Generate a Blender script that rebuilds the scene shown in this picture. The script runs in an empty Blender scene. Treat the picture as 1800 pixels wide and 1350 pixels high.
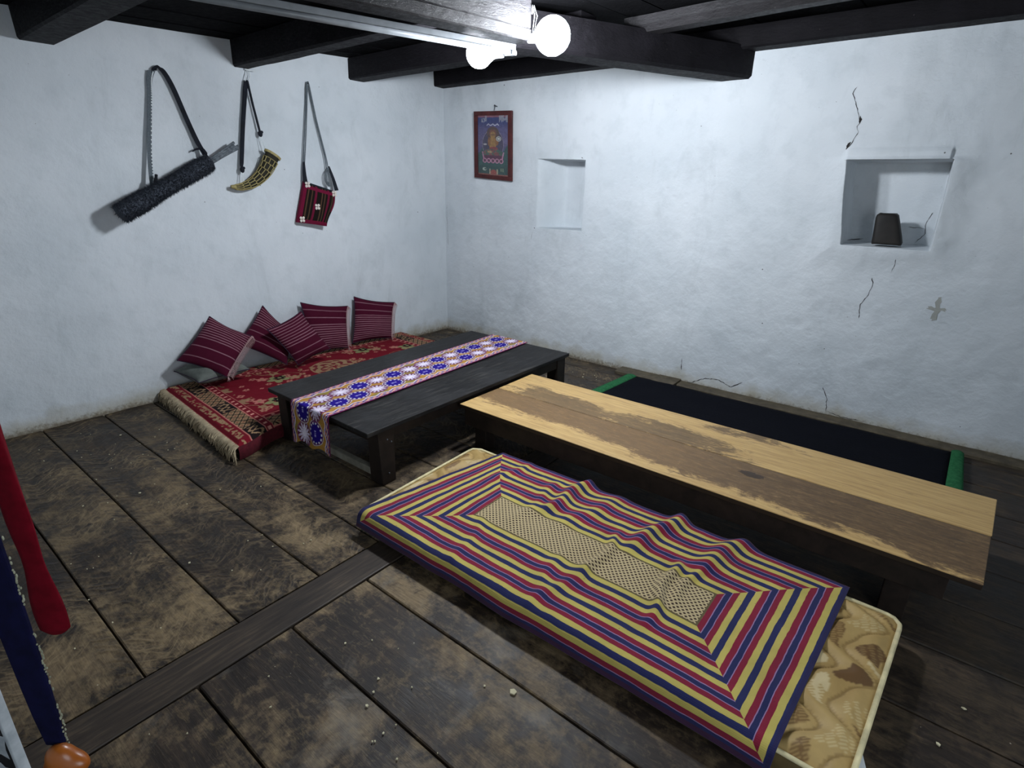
import bpy, math, random
import numpy as np
from mathutils import Matrix, Vector
random.seed(5); np.random.seed(5)
S = bpy.context.scene
COL = S.collection
pi = math.pi

# ------------------------------------------------------------------ camera
def make_camera():
    cd = bpy.data.cameras.new('camera'); co = bpy.data.objects.new('camera', cd); COL.objects.link(co)
    r = Vector((0.78257253, 0.62217441, 0.02189144)); u = Vector((-0.22816011, 0.25390846, 0.93993269)); f = Vector((-0.57924364, 0.74056026, -0.34065717))
    m = Matrix.Identity(4)
    for i in range(3):
        m[i][0] = r[i]; m[i][1] = u[i]; m[i][2] = -f[i]
    m[0][3], m[1][3], m[2][3] = 4.2083, -4.2021, 1.5
    co.matrix_world = m
    cd.sensor_width = 36; cd.lens = 36 * 962.26 / 1800; cd.clip_start = 0.05
    S.camera = co
make_camera()
# ------------------------------------------------------------------ world, light, exposure
w = bpy.data.worlds.new('World'); S.world = w; w.use_nodes = True
w.node_tree.nodes['Background'].inputs[0].default_value = (0.55, 0.66, 0.8, 1)
w.node_tree.nodes['Background'].inputs[1].default_value = 0.4
S.view_settings.view_transform = 'Standard'; S.view_settings.look = 'None'
S.view_settings.gamma = 1; S.view_settings.use_curve_mapping = False
S.view_settings.exposure = 0.0
S.cycles.use_denoising = True
BULB_A, BULB_B = 385.0, 450.0       # strength of the two lamps
BULB_COL = (0.865, 0.925, 1.0)
ld = bpy.data.lights.new('added_fill_light', 'AREA'); ld.shape = 'RECTANGLE'; ld.size = 1.5; ld.size_y = 1.5; ld.energy = 34; ld.color = (0.85, 0.93, 1.0)  # soft fill lamp added behind the camera to lift the room, source unseen
lo = bpy.data.objects.new('added_fill_light', ld); COL.objects.link(lo)
lo.location = (5.70, -4.0, 1.35); lo.rotation_euler = (0, math.radians(-90), math.radians(180)); lo.rotation_euler = Vector((1, 0, 0)).to_track_quat('Z', 'Y').to_euler()

# ------------------------------------------------------------------ helpers
def hexl(r, g, b):
    f = lambda c: (c / 255 / 12.92) if c / 255 <= 0.04045 else ((c / 255 + 0.055) / 1.055) ** 2.4
    return (f(r), f(g), f(b))

def wloc(o):
    l = Vector((0, 0, 0))
    while o is not None:
        l += o.location; o = o.parent
    return l

def link(name, me, parent=None, mat=None):
    o = bpy.data.objects.new(name, me); COL.objects.link(o)
    if parent is not None: o.parent = parent
    if mat is not None and me is not None and not me.materials: me.materials.append(mat)
    return o

def empty(name, loc, label, cat, group=None):
    o = bpy.data.objects.new(name, None); COL.objects.link(o); o.location = loc; o.empty_display_size = 0.05
    return tag(o, label, cat, group)

def tag(o, label=None, cat=None, group=None, kind=None):
    if label: o['label'] = label
    if cat: o['category'] = cat
    if group: o['group'] = group
    if kind: o['kind'] = kind
    return o

def mesh(name, V, F, mat=None, parent=None, smooth=False, origin=None, col=None, attrs=None):
    """V in world coordinates; the object keeps its parent's origin (or its own when top-level)."""
    V = np.asarray(V, dtype=np.float64).reshape(-1, 3)
    base = wloc(parent) if parent is not None else Vector(origin or (0, 0, 0))
    V = V - np.array(base)
    me = bpy.data.meshes.new(name)
    if isinstance(F, np.ndarray):
        nf, k = F.shape
        me.vertices.add(len(V)); me.vertices.foreach_set('co', V.astype(np.float32).ravel())
        me.loops.add(nf * k); me.loops.foreach_set('vertex_index', F.astype(np.int32).ravel())
        me.polygons.add(nf); me.polygons.foreach_set('loop_start', np.arange(0, nf * k, k, dtype=np.int32))
        me.update(calc_edges=True)
    else:
        me.from_pydata([tuple(v) for v in V], [], F)
    if smooth: me.polygons.foreach_set('use_smooth', np.ones(len(me.polygons), dtype=bool))
    if col is not None:
        c = np.ones((len(V), 4), dtype=np.float32); c[:, :3] = np.asarray(col).reshape(-1, 3)
        a = me.color_attributes.new('Col', 'FLOAT_COLOR', 'POINT'); a.data.foreach_set('color', c.ravel())
    for k_, v_ in (attrs or {}).items():
        a = me.attributes.new(k_, 'FLOAT', 'POINT'); a.data.foreach_set('value', np.asarray(v_, dtype=np.float32).ravel())
    me.update()
    o = link(name, me, parent, mat)
    if parent is None and origin is not None: o.location = origin
    return o

def gridF(ny, nx):
    i = np.arange(ny - 1)[:, None] * nx + np.arange(nx - 1)[None, :]
    i = i.ravel()
    return np.stack([i, i + 1, i + 1 + nx, i + nx], 1)

def grid(name, P, mat, parent=None, flip=False, **k):
    ny, nx = P.shape[:2]
    F = gridF(ny, nx)
    if flip: F = F[:, ::-1].copy()
    return mesh(name, P.reshape(-1, 3), F, mat, parent, smooth=k.pop('smooth', True), **k)

class B:
    """collects convex pieces for one mesh"""
    def __init__(s): s.V = []; s.F = []
    def add(s, V, F):
        n = len(s.V); s.V += [tuple(v) for v in V]; s.F += [[n + i for i in f] for f in F]; return s
    def hexa(s, c):
        return s.add(c, [(0, 3, 2, 1), (4, 5, 6, 7), (0, 1, 5, 4), (1, 2, 6, 5), (2, 3, 7, 6), (3, 0, 4, 7)])
    def box(s, x0, x1, y0, y1, z0, z1):
        return s.hexa([(x0, y0, z0), (x1, y0, z0), (x1, y1, z0), (x0, y1, z0), (x0, y0, z1), (x1, y0, z1), (x1, y1, z1), (x0, y1, z1)])
    def tube(s, pts, rad, n=8, cap=True, sx=1.0, up=(0, 0, 1)):
        pts = [Vector(p) for p in pts]
        rad = rad if hasattr(rad, '__len__') else [rad] * len(pts)
        base = len(s.V); ref = Vector(up)
        for i, p in enumerate(pts):
            t = (pts[min(i + 1, len(pts) - 1)] - pts[max(i - 1, 0)]).normalized()
            a = t.cross(ref)
            if a.length < 1e-4: a = t.cross(Vector((1, 0, 0)))
            a.normalize(); b = a.cross(t).normalized()
            for k in range(n):
                th = 2 * pi * k / n
                q = p + (a * math.cos(th) * sx + b * math.sin(th)) * rad[i]
                s.V.append(tuple(q))
        for i in range(len(pts) - 1):
            for k in range(n):
                a0 = base + i * n + k; a1 = base + i * n + (k + 1) % n
                s.F.append([a0, a1, a1 + n, a0 + n])
        if cap:
            s.F.append([base + k for k in range(n)][::-1]); e = base + (len(pts) - 1) * n
            s.F.append([e + k for k in range(n)])
        return s
    def band(s, pts, wid, side, th=0.003):
        """flat strip: pts centre line, side = vector(s) across, th thickness"""
        pts = [Vector(p) for p in pts]; n = len(pts)
        wid = wid if hasattr(wid, '__len__') else [wid] * n
        side = [Vector(q).normalized() for q in side] if hasattr(side[0], '__len__') else [Vector(side).normalized()] * n
        base = len(s.V)
        for i, p in enumerate(pts):
            t = (pts[min(i + 1, n - 1)] - pts[max(i - 1, 0)]).normalized()
            a = side[i]; nn = t.cross(a).normalized() * th / 2; h = a * wid[i] / 2
            for q in (p - h - nn, p + h - nn, p + h + nn, p - h + nn): s.V.append(tuple(q))
        for i in range(n - 1):
            for k in range(4):
                a0 = base + 4 * i + k; a1 = base + 4 * i + (k + 1) % 4
                s.F.append([a0, a1, a1 + 4, a0 + 4])
        s.F.append([base + 3, base + 2, base + 1, base]); e = base + 4 * (n - 1)
        s.F.append([e, e + 1, e + 2, e + 3])
        return s
    def sphere(s, c, r, nu=16, nv=10):
        r = r if hasattr(r, '__len__') else (r, r, r)
        base = len(s.V)
        s.V.append((c[0], c[1], c[2] + r[2]))
        for j in range(1, nv):
            ph = pi * j / nv
            for i in range(nu):
                th = 2 * pi * i / nu
                s.V.append((c[0] + r[0] * math.sin(ph) * math.cos(th), c[1] + r[1] * math.sin(ph) * math.sin(th), c[2] + r[2] * math.cos(ph)))
        s.V.append((c[0], c[1], c[2] - r[2])); last = len(s.V) - 1
        for i in range(nu):
            s.F.append([base, base + 1 + i, base + 1 + (i + 1) % nu])
            s.F.append([last, base + 1 + (nv - 2) * nu + (i + 1) % nu, base + 1 + (nv - 2) * nu + i])
            for j in range(nv - 2):
                a = base + 1 + j * nu + i; b = base + 1 + j * nu + (i + 1) % nu
                s.F.append([a, a + nu, b + nu, b])
        return s
    def build(s, name, mat, parent=None, smooth=False, bevel=0, origin=None, seg=2, jitter=0, sub=0):
        V = np.array(s.V)
        if jitter: V = V + np.random.uniform(-jitter, jitter, V.shape)
        o = mesh(name, V, s.F, mat, parent, smooth=smooth, origin=origin)
        if bevel:
            m = o.modifiers.new('bevel', 'BEVEL'); m.width = bevel; m.segments = seg; m.limit_method = 'ANGLE'; m.angle_limit = math.radians(40)
        if sub:
            m = o.modifiers.new('sub', 'SUBSURF'); m.levels = sub; m.render_levels = sub
        return o

def vnoise(x, y, seed=0):
    rng = np.random.RandomState(seed); T = rng.rand(256, 256)
    xi = np.floor(x).astype(int); yi = np.floor(y).astype(int); fx = x - xi; fy = y - yi
    fx = fx * fx * (3 - 2 * fx); fy = fy * fy * (3 - 2 * fy)
    g = lambda a, b: T[a % 256, b % 256]
    return (g(xi, yi) * (1 - fx) + g(xi + 1, yi) * fx) * (1 - fy) + (g(xi, yi + 1) * (1 - fx) + g(xi + 1, yi + 1) * fx) * fy
def fbm(x, y, sc, seed=0, o=4):
    x = np.asarray(x, float) * sc + 37.1; y = np.asarray(y, float) * sc + 11.7; r = 0; a = 1; t = 0
    for k in range(o):
        r = r + a * (vnoise(x * 2 ** k, y * 2 ** k, seed + k) - 0.5); t += a; a *= 0.5
    return r / t * 2
def sstep(a, b, x):
    t = np.clip((x - a) / (b - a), 0, 1); return t * t * (3 - 2 * t)
def mixc(c, col, m):
    m = np.clip(np.asarray(m, float), 0, 1)[..., None]; return c * (1 - m) + np.array(col) * m

# ------------------------------------------------------------------ node materials
class NT:
    def __init__(s, name):
        s.m = bpy.data.materials.new(name); s.m.use_nodes = True; s.t = s.m.node_tree
        s.bsdf = s.t.nodes['Principled BSDF']; s.L = s.t.links
    def put(s, inp, v):
        if v is None: return
        if isinstance(v, bpy.types.NodeSocket): s.L.new(v, inp)
        elif inp.type == 'RGBA' and hasattr(v, '__len__') and len(v) == 3: inp.default_value = (*v, 1)
        else: inp.default_value = v
    def n(s, typ, ins=None, **props):
        nd = s.t.nodes.new(typ)
        for k, v in props.items(): setattr(nd, k, v)
        for k, v in (ins or {}).items(): s.put(nd.inputs[k], v)
        return nd
    def math(s, op, a, b=None, c=None, clamp=False):
        nd = s.n('ShaderNodeMath', operation=op, use_clamp=clamp); s.put(nd.inputs[0], a)
        if b is not None: s.put(nd.inputs[1], b)
        if c is not None: s.put(nd.inputs[2], c)
        return nd.outputs[0]
    def pos(s):
        return s.n('ShaderNodeNewGeometry').outputs['Position']
    def xyz(s, v):
        nd = s.n('ShaderNodeSeparateXYZ', {0: v}); return nd.outputs[0], nd.outputs[1], nd.outputs[2]
    def comb(s, x, y, z): return s.n('ShaderNodeCombineXYZ', {0: x, 1: y, 2: z}).outputs[0]
    def mapv(s, v, scale=(1, 1, 1), loc=(0, 0, 0), rot=(0, 0, 0)):
        return s.n('ShaderNodeMapping', {'Vector': v, 'Scale': scale, 'Location': loc, 'Rotation': rot}).outputs[0]
    def noise(s, v, scale, detail=4, rough=0.55, dist=0.0):
        return s.n('ShaderNodeTexNoise', {'Vector': v, 'Scale': scale, 'Detail': detail, 'Roughness': rough, 'Distortion': dist}).outputs['Fac']
    def vor(s, v, scale, feature='F1', out='Distance', rand=1.0):
        return s.n('ShaderNodeTexVoronoi', {'Vector': v, 'Scale': scale, 'Randomness': rand}, feature=feature).outputs[out]
    def wave(s, v, scale, dist=0, detail=2, dscale=1.0, direction='X', profile='SIN'):
        return s.n('ShaderNodeTexWave', {'Vector': v, 'Scale': scale, 'Distortion': dist, 'Detail': detail, 'Detail Scale': dscale}, bands_direction=direction, wave_profile=profile).outputs['Fac']
    def ramp(s, f, stops, interp='LINEAR'):
        nd = s.n('ShaderNodeValToRGB', {0: f}); r = nd.color_ramp; r.interpolation = interp
        while len(r.elements) < len(stops): r.elements.new(0.5)
        for e, (p, c) in zip(r.elements, stops):
            e.position = p; e.color = (*c, 1) if hasattr(c, '__len__') else (c, c, c, 1)
        return nd.outputs[0]
    def mix(s, f, a, b, mode='MIX'):
        nd = s.n('ShaderNodeMix', data_type='RGBA', blend_type=mode); s.put(nd.inputs[0], f); s.put(nd.inputs[6], a); s.put(nd.inputs[7], b)
        return nd.outputs[2]
    def bump(s, h, strength=0.3, dist=0.01, nrm=None):
        nd = s.n('ShaderNodeBump', {'Height': h, 'Strength': strength, 'Distance': dist})
        if nrm is not None: s.put(nd.inputs['Normal'], nrm)
        return nd.outputs[0]
    def out(s, color, rough=0.8, normal=None, spec=None, metal=None, sheen=None):
        s.put(s.bsdf.inputs['Base Color'], color); s.put(s.bsdf.inputs['Roughness'], rough)
        s.put(s.bsdf.inputs['Normal'], normal); s.put(s.bsdf.inputs['Specular IOR Level'], spec); s.put(s.bsdf.inputs['Metallic'], metal)
        s.put(s.bsdf.inputs['Sheen Weight'], sheen)
        return s.m
def rndvec(t, v, k=17.0):
    """offset texture space per object"""
    r = t.n('ShaderNodeObjectInfo').outputs['Random']
    a = t.n('ShaderNodeVectorMath', {0: v, 1: t.comb(t.math('MULTIPLY', r, k), t.math('MULTIPLY', r, k * 2.3), t.math('MULTIPLY', r, k * 0.7))}, operation='ADD')
    return a.outputs[0], r

def m_wall():
    t = NT('whitewashed_plaster'); p = t.pos(); x, y, z = t.xyz(p)
    big = t.noise(p, 1.3, 3); mid = t.noise(p, 7, 5, 0.6); fine = t.noise(p, 45, 4, 0.6)
    c = t.ramp(big, [(0.3, hexl(196, 203, 208)), (0.7, hexl(214, 219, 223))])
    c = t.mix(t.math('MULTIPLY', t.ramp(mid, [(0.5, 0), (0.75, 1)]), 0.35), c, hexl(178, 186, 190))
    # small dark pits and fly spots
    v = t.vor(p, 5.5); spot = t.math('LESS_THAN', v, t.math('MULTIPLY', t.noise(p, 3, 2), 0.045))
    c = t.mix(t.math('MULTIPLY', spot, 0.85), c, hexl(70, 68, 66))
    v2 = t.vor(p, 16); spot2 = t.math('LESS_THAN', v2, 0.035); gate = t.ramp(t.noise(p, 1.7, 2), [(0.5, 0), (0.6, 1)])
    c = t.mix(t.math('MULTIPLY', t.math('MULTIPLY', spot2, gate), 0.7), c, hexl(90, 88, 84))
    # faint sooty scuffs
    sc = t.ramp(t.noise(t.mapv(p, (1, 1, 0.35)), 3.2, 6, 0.7, 0.6), [(0.56, 0), (0.75, 1)])
    c = t.mix(t.math('MULTIPLY', sc, 0.28), c, hexl(150, 158, 160))
    # dirt and bare mud along the floor line
    low = t.math('SUBTRACT', 1.0, t.math('MULTIPLY', t.math('ADD', z, t.math('MULTIPLY', t.math('SUBTRACT', mid, 0.5), -0.22)), 7.5), clamp=True)
    c = t.mix(t.math('MULTIPLY', low, 0.8), c, hexl(168, 160, 138))
    low2 = t.math('SUBTRACT', 1.0, t.math('MULTIPLY', t.math('ADD', z, t.math('MULTIPLY', t.math('SUBTRACT', fine, 0.5), -0.12)), 24), clamp=True)
    c = t.mix(t.math('MULTIPLY', low2, 0.75), c, hexl(105, 92, 74))
    # soot line and reddish wash under the beams
    hi = t.ramp(t.math('ADD', z, t.math('MULTIPLY', t.math('SUBTRACT', mid, 0.5), 0.12)), [(0.0, 0), (1.0, 0)])
    dent = t.ramp(t.vor(t.mapv(p, (1, 1, 1.7)), 9, 'SMOOTH_F1'), [(0.0, 0), (0.22, 1)])
    dgate = t.ramp(t.noise(p, 2.3, 2), [(0.45, 1), (0.6, 0)])
    n1 = t.bump(mid, 0.6, 0.022); n2 = t.bump(fine, 0.25, 0.004, n1); n3 = t.bump(t.math('MAXIMUM', dent, dgate), 0.25, 0.008, n2)
    return t.out(c, 0.92, n3, 0.15)

def m_floor():
    t = NT('adzed_floor_wood'); p0 = t.pos(); p, r = rndvec(t, p0); x, y, z = t.xyz(p0)
    g = t.mapv(p, (1, 9, 1)); grain = t.noise(g, 6, 8, 0.65, 0.4); fine = t.noise(t.mapv(p, (1, 14, 1)), 22, 5, 0.6)
    big = t.noise(p, 1.6, 4, 0.6, 0.3); mid = t.noise(p, 6, 6, 0.65, 0.5)
    c = t.ramp(t.math('ADD', t.math('MULTIPLY', grain, 0.6), t.math('MULTIPLY', mid, 0.4)), [(0.30, hexl(20, 17, 15)), (0.5, hexl(44, 36, 30)), (0.70, hexl(82, 67, 52))])
    worn = t.ramp(t.math('ADD', big, t.math('ADD', t.math('MULTIPLY', t.math('SUBTRACT', mid, 0.5), 1.2), t.math('MULTIPLY', t.math('SUBTRACT', t.noise(p, 19, 6, 0.7), 0.5), 0.8))), [(0.46, 0), (0.74, 1)])
    # well trodden in the middle of the room, darker along the left
    trod = t.math('SUBTRACT', 1.0, t.math('MULTIPLY', t.n('ShaderNodeVectorMath', {0: t.mapv(p0, (0.62, 1, 1)), 1: (1.62, -3.35, 0)}, operation='DISTANCE').outputs['Value'], 0.62), clamp=True)
    wornm = t.math('MULTIPLY', worn, t.math('ADD', 0.12, t.math('MULTIPLY', trod, 0.95)), clamp=True)
    c = t.mix(t.math('MULTIPLY', wornm, 0.8), c, t.ramp(fine, [(0.3, hexl(108, 90, 66)), (0.7, hexl(164, 142, 108))]))
    pale_ = t.ramp(t.noise(p, 3.4, 5, 0.65, 0.5), [(0.55, 0), (0.72, 1)]); c = t.mix(t.math('MULTIPLY', t.math('MULTIPLY', pale_, trod), t.math('MULTIPLY', t.math('GREATER_THAN', x, 2.65), 0.6)), c, hexl(142, 134, 122))
    # adze cuts: thin pale ridges branching across each plank, only left of the cross board
    nz = t.n('ShaderNodeTexNoise', {'Vector': p, 'Scale': 4.0, 'Detail': 4.0, 'Roughness': 0.6}).outputs['Color']
    yy = t.math('PINGPONG', t.math('ADD', y, 0.06), 0.155)
    q = t.comb(t.math('ADD', x, t.math('MULTIPLY', yy, 0.9)), y, r)
    q = t.n('ShaderNodeVectorMath', {0: q, 1: t.n('ShaderNodeVectorMath', {0: nz, 'Scale': 0.16}, operation='SCALE').outputs[0]}, operation='ADD').outputs[0]
    v1 = t.vor(t.mapv(q, (1.0, 0.30, 1)), 17, 'DISTANCE_TO_EDGE'); v2 = t.vor(t.mapv(q, (1.0, 0.45, 1), rot=(0, 0, 0.7)), 26, 'DISTANCE_TO_EDGE')
    cut = t.wave(q, 7.0, 3.0, 4, 3.0)
    lines = t.math('MAXIMUM', t.ramp(v1, [(0.0, 1), (0.09, 0)]), t.math('MULTIPLY', t.ramp(v2, [(0.0, 1), (0.07, 0)]), 0.7))
    lm = t.math('LESS_THAN', x, 2.5)
    gate = t.ramp(t.noise(p, 3.0, 5, 0.65), [(0.42, 0.05), (0.60, 1)])
    lines = t.math('MULTIPLY', t.math('MULTIPLY', lines, lm), t.math('MULTIPLY', gate, t.ramp(t.noise(p, 30, 4, 0.7), [(0.32, 0.15), (0.56, 1)])))
    c = t.mix(t.math('MULTIPLY', lines, 0.62), c, hexl(150, 130, 98))
    # fine rubbed speckle everywhere
    rub = t.ramp(t.math('ADD', t.math('MULTIPLY', t.noise(t.mapv(p, (1, 2.2, 1)), 24, 7, 0.75, 0.8), 0.7), t.math('MULTIPLY', big, 0.3)), [(0.50, 0), (0.66, 1)])
    c = t.mix(t.math('MULTIPLY', rub, t.math('ADD', 0.10, t.math('MULTIPLY', trod, 0.42))), c, hexl(150, 128, 92))
    c = t.mix(t.math('MULTIPLY', t.ramp(t.noise(p, 9, 5, 0.7, 1.0), [(0.6, 0), (0.7, 1)]), 0.6), c, hexl(26, 20, 18))
    specks = t.math('LESS_THAN', t.vor(p, 9), 0.02)
    c = t.mix(t.math('MULTIPLY', specks, 0.7), c, hexl(190, 180, 160))
    ro = t.ramp(mid, [(0.3, 0.42), (0.7, 0.7)])
    ht = t.math('ADD', t.math('MULTIPLY', t.math('ADD', t.math('MULTIPLY', cut, 0.35), t.ramp(v1, [(0.0, 1), (0.25, 0)])), lm), t.math('MULTIPLY', grain, 0.9))
    n1 = t.bump(ht, 0.3, 0.005); n2 = t.bump(fine, 0.3, 0.002, n1)
    return t.out(c, ro, n2, 0.35)

def m_crossboard():
    t = NT('cross_board_wood'); p = t.pos(); g = t.noise(t.mapv(p, (12, 1.2, 1)), 5, 8, 0.65, 0.4); b = t.noise(p, 3, 5, 0.6)
    c = t.ramp(t.math('ADD', t.math('MULTIPLY', g, 0.7), t.math('MULTIPLY', b, 0.3)), [(0.3, hexl(34, 29, 26)), (0.52, hexl(60, 51, 43)), (0.75, hexl(104, 90, 72))])
    return t.out(c, 0.5, t.bump(g, 0.3, 0.004), 0.35)

def m_soot(name='sooty_beam_wood', lo_=(8, 7, 9), hi_=(28, 26, 30), rough=0.6, spec=0.12):
    t = NT(name); p = t.pos(); p2, r = rndvec(t, p)
    a = t.noise(p2, 5, 6, 0.6, 0.4); b = t.noise(t.mapv(p2, (3, 3, 8)), 9, 6, 0.7)
    c = t.ramp(t.math('ADD', t.math('MULTIPLY', a, 0.6), t.math('MULTIPLY', b, 0.4)), [(0.3, hexl(*lo_)), (0.7, hexl(*hi_))])
    sp = t.math('LESS_THAN', t.vor(p2, 14), 0.05)
    c = t.mix(t.math('MULTIPLY', sp, 0.35), c, hexl(90, 86, 84))
    n = t.bump(t.math('ADD', a, b), 0.5, 0.012)
    return t.out(c, t.ramp(b, [(0.3, rough - 0.1), (0.7, rough + 0.2)]), n, spec)

def m_darktable():
    t = NT('black_varnished_wood'); p = t.pos(); p2, r = rndvec(t, p)
    g = t.noise(t.mapv(p2, (9, 1, 3)), 4, 8, 0.65, 0.3); b = t.noise(p2, 3.5, 4)
    c = t.ramp(g, [(0.3, hexl(17, 16, 17)), (0.55, hexl(33, 32, 32)), (0.75, hexl(70, 67, 64))])
    c = t.mix(t.math('MULTIPLY', t.ramp(b, [(0.5, 0), (0.7, 1)]), 0.22), c, hexl(70, 70, 72))
    c = t.mix(t.math('MULTIPLY', t.ramp(t.noise(t.mapv(p2, (5, 1, 3)), 13, 6, 0.75, 0.6), [(0.55, 0), (0.75, 1)]), 0.4), c, hexl(92, 88, 84))
    return t.out(c, t.ramp(g, [(0.3, 0.45), (0.7, 0.7)]), t.bump(g, 0.35, 0.004), 0.2)

def m_darkwood(name='dark_brown_wood', a_=(20, 15, 13), b_=(46, 36, 30)):
    t = NT(name); p = t.pos(); p2, r = rndvec(t, p)
    g = t.noise(t.mapv(p2, (3, 3, 3)), 4, 7, 0.65, 0.4)
    return t.out(t.ramp(g, [(0.3, hexl(*a_)), (0.7, hexl(*b_))]), 0.6, t.bump(g, 0.25, 0.004), 0.3)

def m_benchwood(far):
    t = NT('stained_pale_plank_far' if far else 'stained_pale_plank_near'); p = t.pos(); x, y, z = t.xyz(p)
    grain = t.noise(t.mapv(p, (1.3, 16, 1)), 5, 8, 0.6, 0.5); fine = t.noise(t.mapv(p, (2, 30, 1)), 12, 4)
    warp = t.noise(t.mapv(p, (1, 2.2, 1)), 3.3, 6, 0.68, 1.2); wsm = t.noise(t.mapv(p, (2, 4, 1)), 6, 6, 0.7, 1.5)
    pale = t.ramp(grain, [(0.25, hexl(160, 126, 78)), (0.5, hexl(192, 158, 102)), (0.75, hexl(212, 180, 124))])
    dark = t.ramp(t.math('ADD', t.math('MULTIPLY', grain, 0.5), t.math('MULTIPLY', wsm, 0.5)), [(0.3, hexl(46, 36, 28)), (0.5, hexl(80, 61, 44)), (0.7, hexl(122, 95, 66))])
    hf = t.noise(t.mapv(p, (1.5, 14, 1)), 9, 7, 0.75, 0.8)
    n = t.math('ADD', t.math('ADD', t.math('MULTIPLY', t.math('SUBTRACT', warp, 0.5), 1.0), t.math('MULTIPLY', t.math('SUBTRACT', wsm, 0.5), 0.45)), t.math('MULTIPLY', t.math('SUBTRACT', hf, 0.5), 0.35))
    st2 = t.ramp(t.noise(t.mapv(p, (1.6, 9, 1)), 6, 9, 0.78, 1.6), [(0.52, 0), (0.66, 1)])
    dark = t.mix(t.math('MULTIPLY', st2, 0.55), dark, hexl(170, 138, 94))
    if far:
        # stain blotches reach over from the joint in three places
        e1 = t.math('SUBTRACT', 0.75, t.math('MULTIPLY', t.n('ShaderNodeVectorMath', {0: t.mapv(p, (1, 3.2, 1)), 1: (2.55, -5.25, 0.30)}, operation='DISTANCE').outputs['Value'], 1.6))
        e2 = t.math('SUBTRACT', 0.75, t.math('MULTIPLY', t.n('ShaderNodeVectorMath', {0: t.mapv(p, (1, 3.2, 1)), 1: (3.25, -5.2, 0.30)}, operation='DISTANCE').outputs['Value'], 1.7))
        e3 = t.math('SUBTRACT', 0.35, t.math('MULTIPLY', t.n('ShaderNodeVectorMath', {0: t.mapv(p, (1, 3.2, 1)), 1: (3.55, -4.5, 0.30)}, operation='DISTANCE').outputs['Value'], 1.2))
        f = t.math('MAXIMUM', t.math('MAXIMUM', e1, e2), e3)
        m = t.ramp(t.math('ADD', f, t.math('MULTIPLY', n, 1.6)), [(0.08, 0), (0.26, 1)])
        c = t.mix(t.math('MULTIPLY', m, 0.8), pale, dark)
    else:
        # dark heartwood along the middle, a pale sapwood strip on the free edge that dies out to the right
        edge = t.math('MULTIPLY', t.math('SUBTRACT', t.math('ADD', y, 2.06), t.math('SUBTRACT', 0.135, t.math('MULTIPLY', t.math('SUBTRACT', x, 2.2), 0.062))), 8.0)
        m = t.ramp(t.math('ADD', edge, t.math('MULTIPLY', n, 2.6)), [(0.0, 0), (0.30, 1)])
        right = t.ramp(t.math('SUBTRACT', t.math('ADD', x, t.math('MULTIPLY', n, 1.0)), 3.0), [(0.25, 0), (1.0, 1)])
        dk2 = t.mix(t.math('MULTIPLY', right, 0.8), t.mix(0.32, dark, hexl(160, 124, 80)), dark)
        c = t.mix(t.math('MULTIPLY', m, 0.95), pale, dk2)
        kn = t.math('LESS_THAN', t.n('ShaderNodeVectorMath', {0: t.mapv(p, (1, 2.0, 1)), 1: (3.72, -3.62, 0.30)}, operation='DISTANCE').outputs['Value'], t.math('MULTIPLY', wsm, 0.10))
        c = t.mix(t.math('MULTIPLY', kn, 0.8), c, hexl(40, 30, 26))
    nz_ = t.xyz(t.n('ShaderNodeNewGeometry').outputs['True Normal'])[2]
    st = t.ramp(t.noise(t.mapv(p, (1, 3, 1)), 11, 5, 0.7, 1), [(0.62, 0), (0.72, 1)])
    c = t.mix(t.math('MULTIPLY', st, 0.45), c, hexl(88, 68, 48)); c = t.mix(t.math('LESS_THAN', nz_, 0.35), c, hexl(44, 34, 26))  # side faces coloured dark, shade of the unlit edge put into the wood
    return t.out(c, t.ramp(grain, [(0.3, 0.42), (0.7, 0.55)]), t.bump(t.math('ADD', grain, fine), 0.12, 0.002), 0.35)

def m_attr(name, rough=0.9, weave=900, bs=0.2, spec=0.15, sheen=0.0, dist=0.001):
    t = NT(name); c = t.n('ShaderNodeAttribute', attribute_name='Col').outputs['Color']; p = t.pos()
    n = t.noise(p, weave * 0.35, 2); v = t.noise(p, 25, 3)
    c = t.mix(0.25, c, t.mix(1.0, c, t.ramp(v, [(0.3, 0.6), (0.7, 1.0)]), 'MULTIPLY'))
    return t.out(c, rough, t.bump(n, bs, dist), spec, sheen=sheen)
def m_plain(name, rgb, rough=0.7, rgb2=None, sc=20, bs=0.15, spec=0.3, metal=None, sheen=None, dist=0.002):
    t = NT(name); p = t.pos(); n = t.noise(p, sc, 4)
    c = t.ramp(n, [(0.3, hexl(*rgb)), (0.7, hexl(*(rgb2 or [min(255, int(q * 1.25)) for q in rgb])))])
    return t.out(c, rough, t.bump(n, bs, dist), spec, metal, sheen)
def m_emit(name, col, strength):
    m = bpy.data.materials.new(name); m.use_nodes = True; b = m.node_tree.nodes['Principled BSDF']
    b.inputs['Base Color'].default_value = (0.8, 0.8, 0.8, 1); b.inputs['Emission Color'].default_value = (*col, 1); b.inputs['Emission Strength'].default_value = strength
    return m
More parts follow.
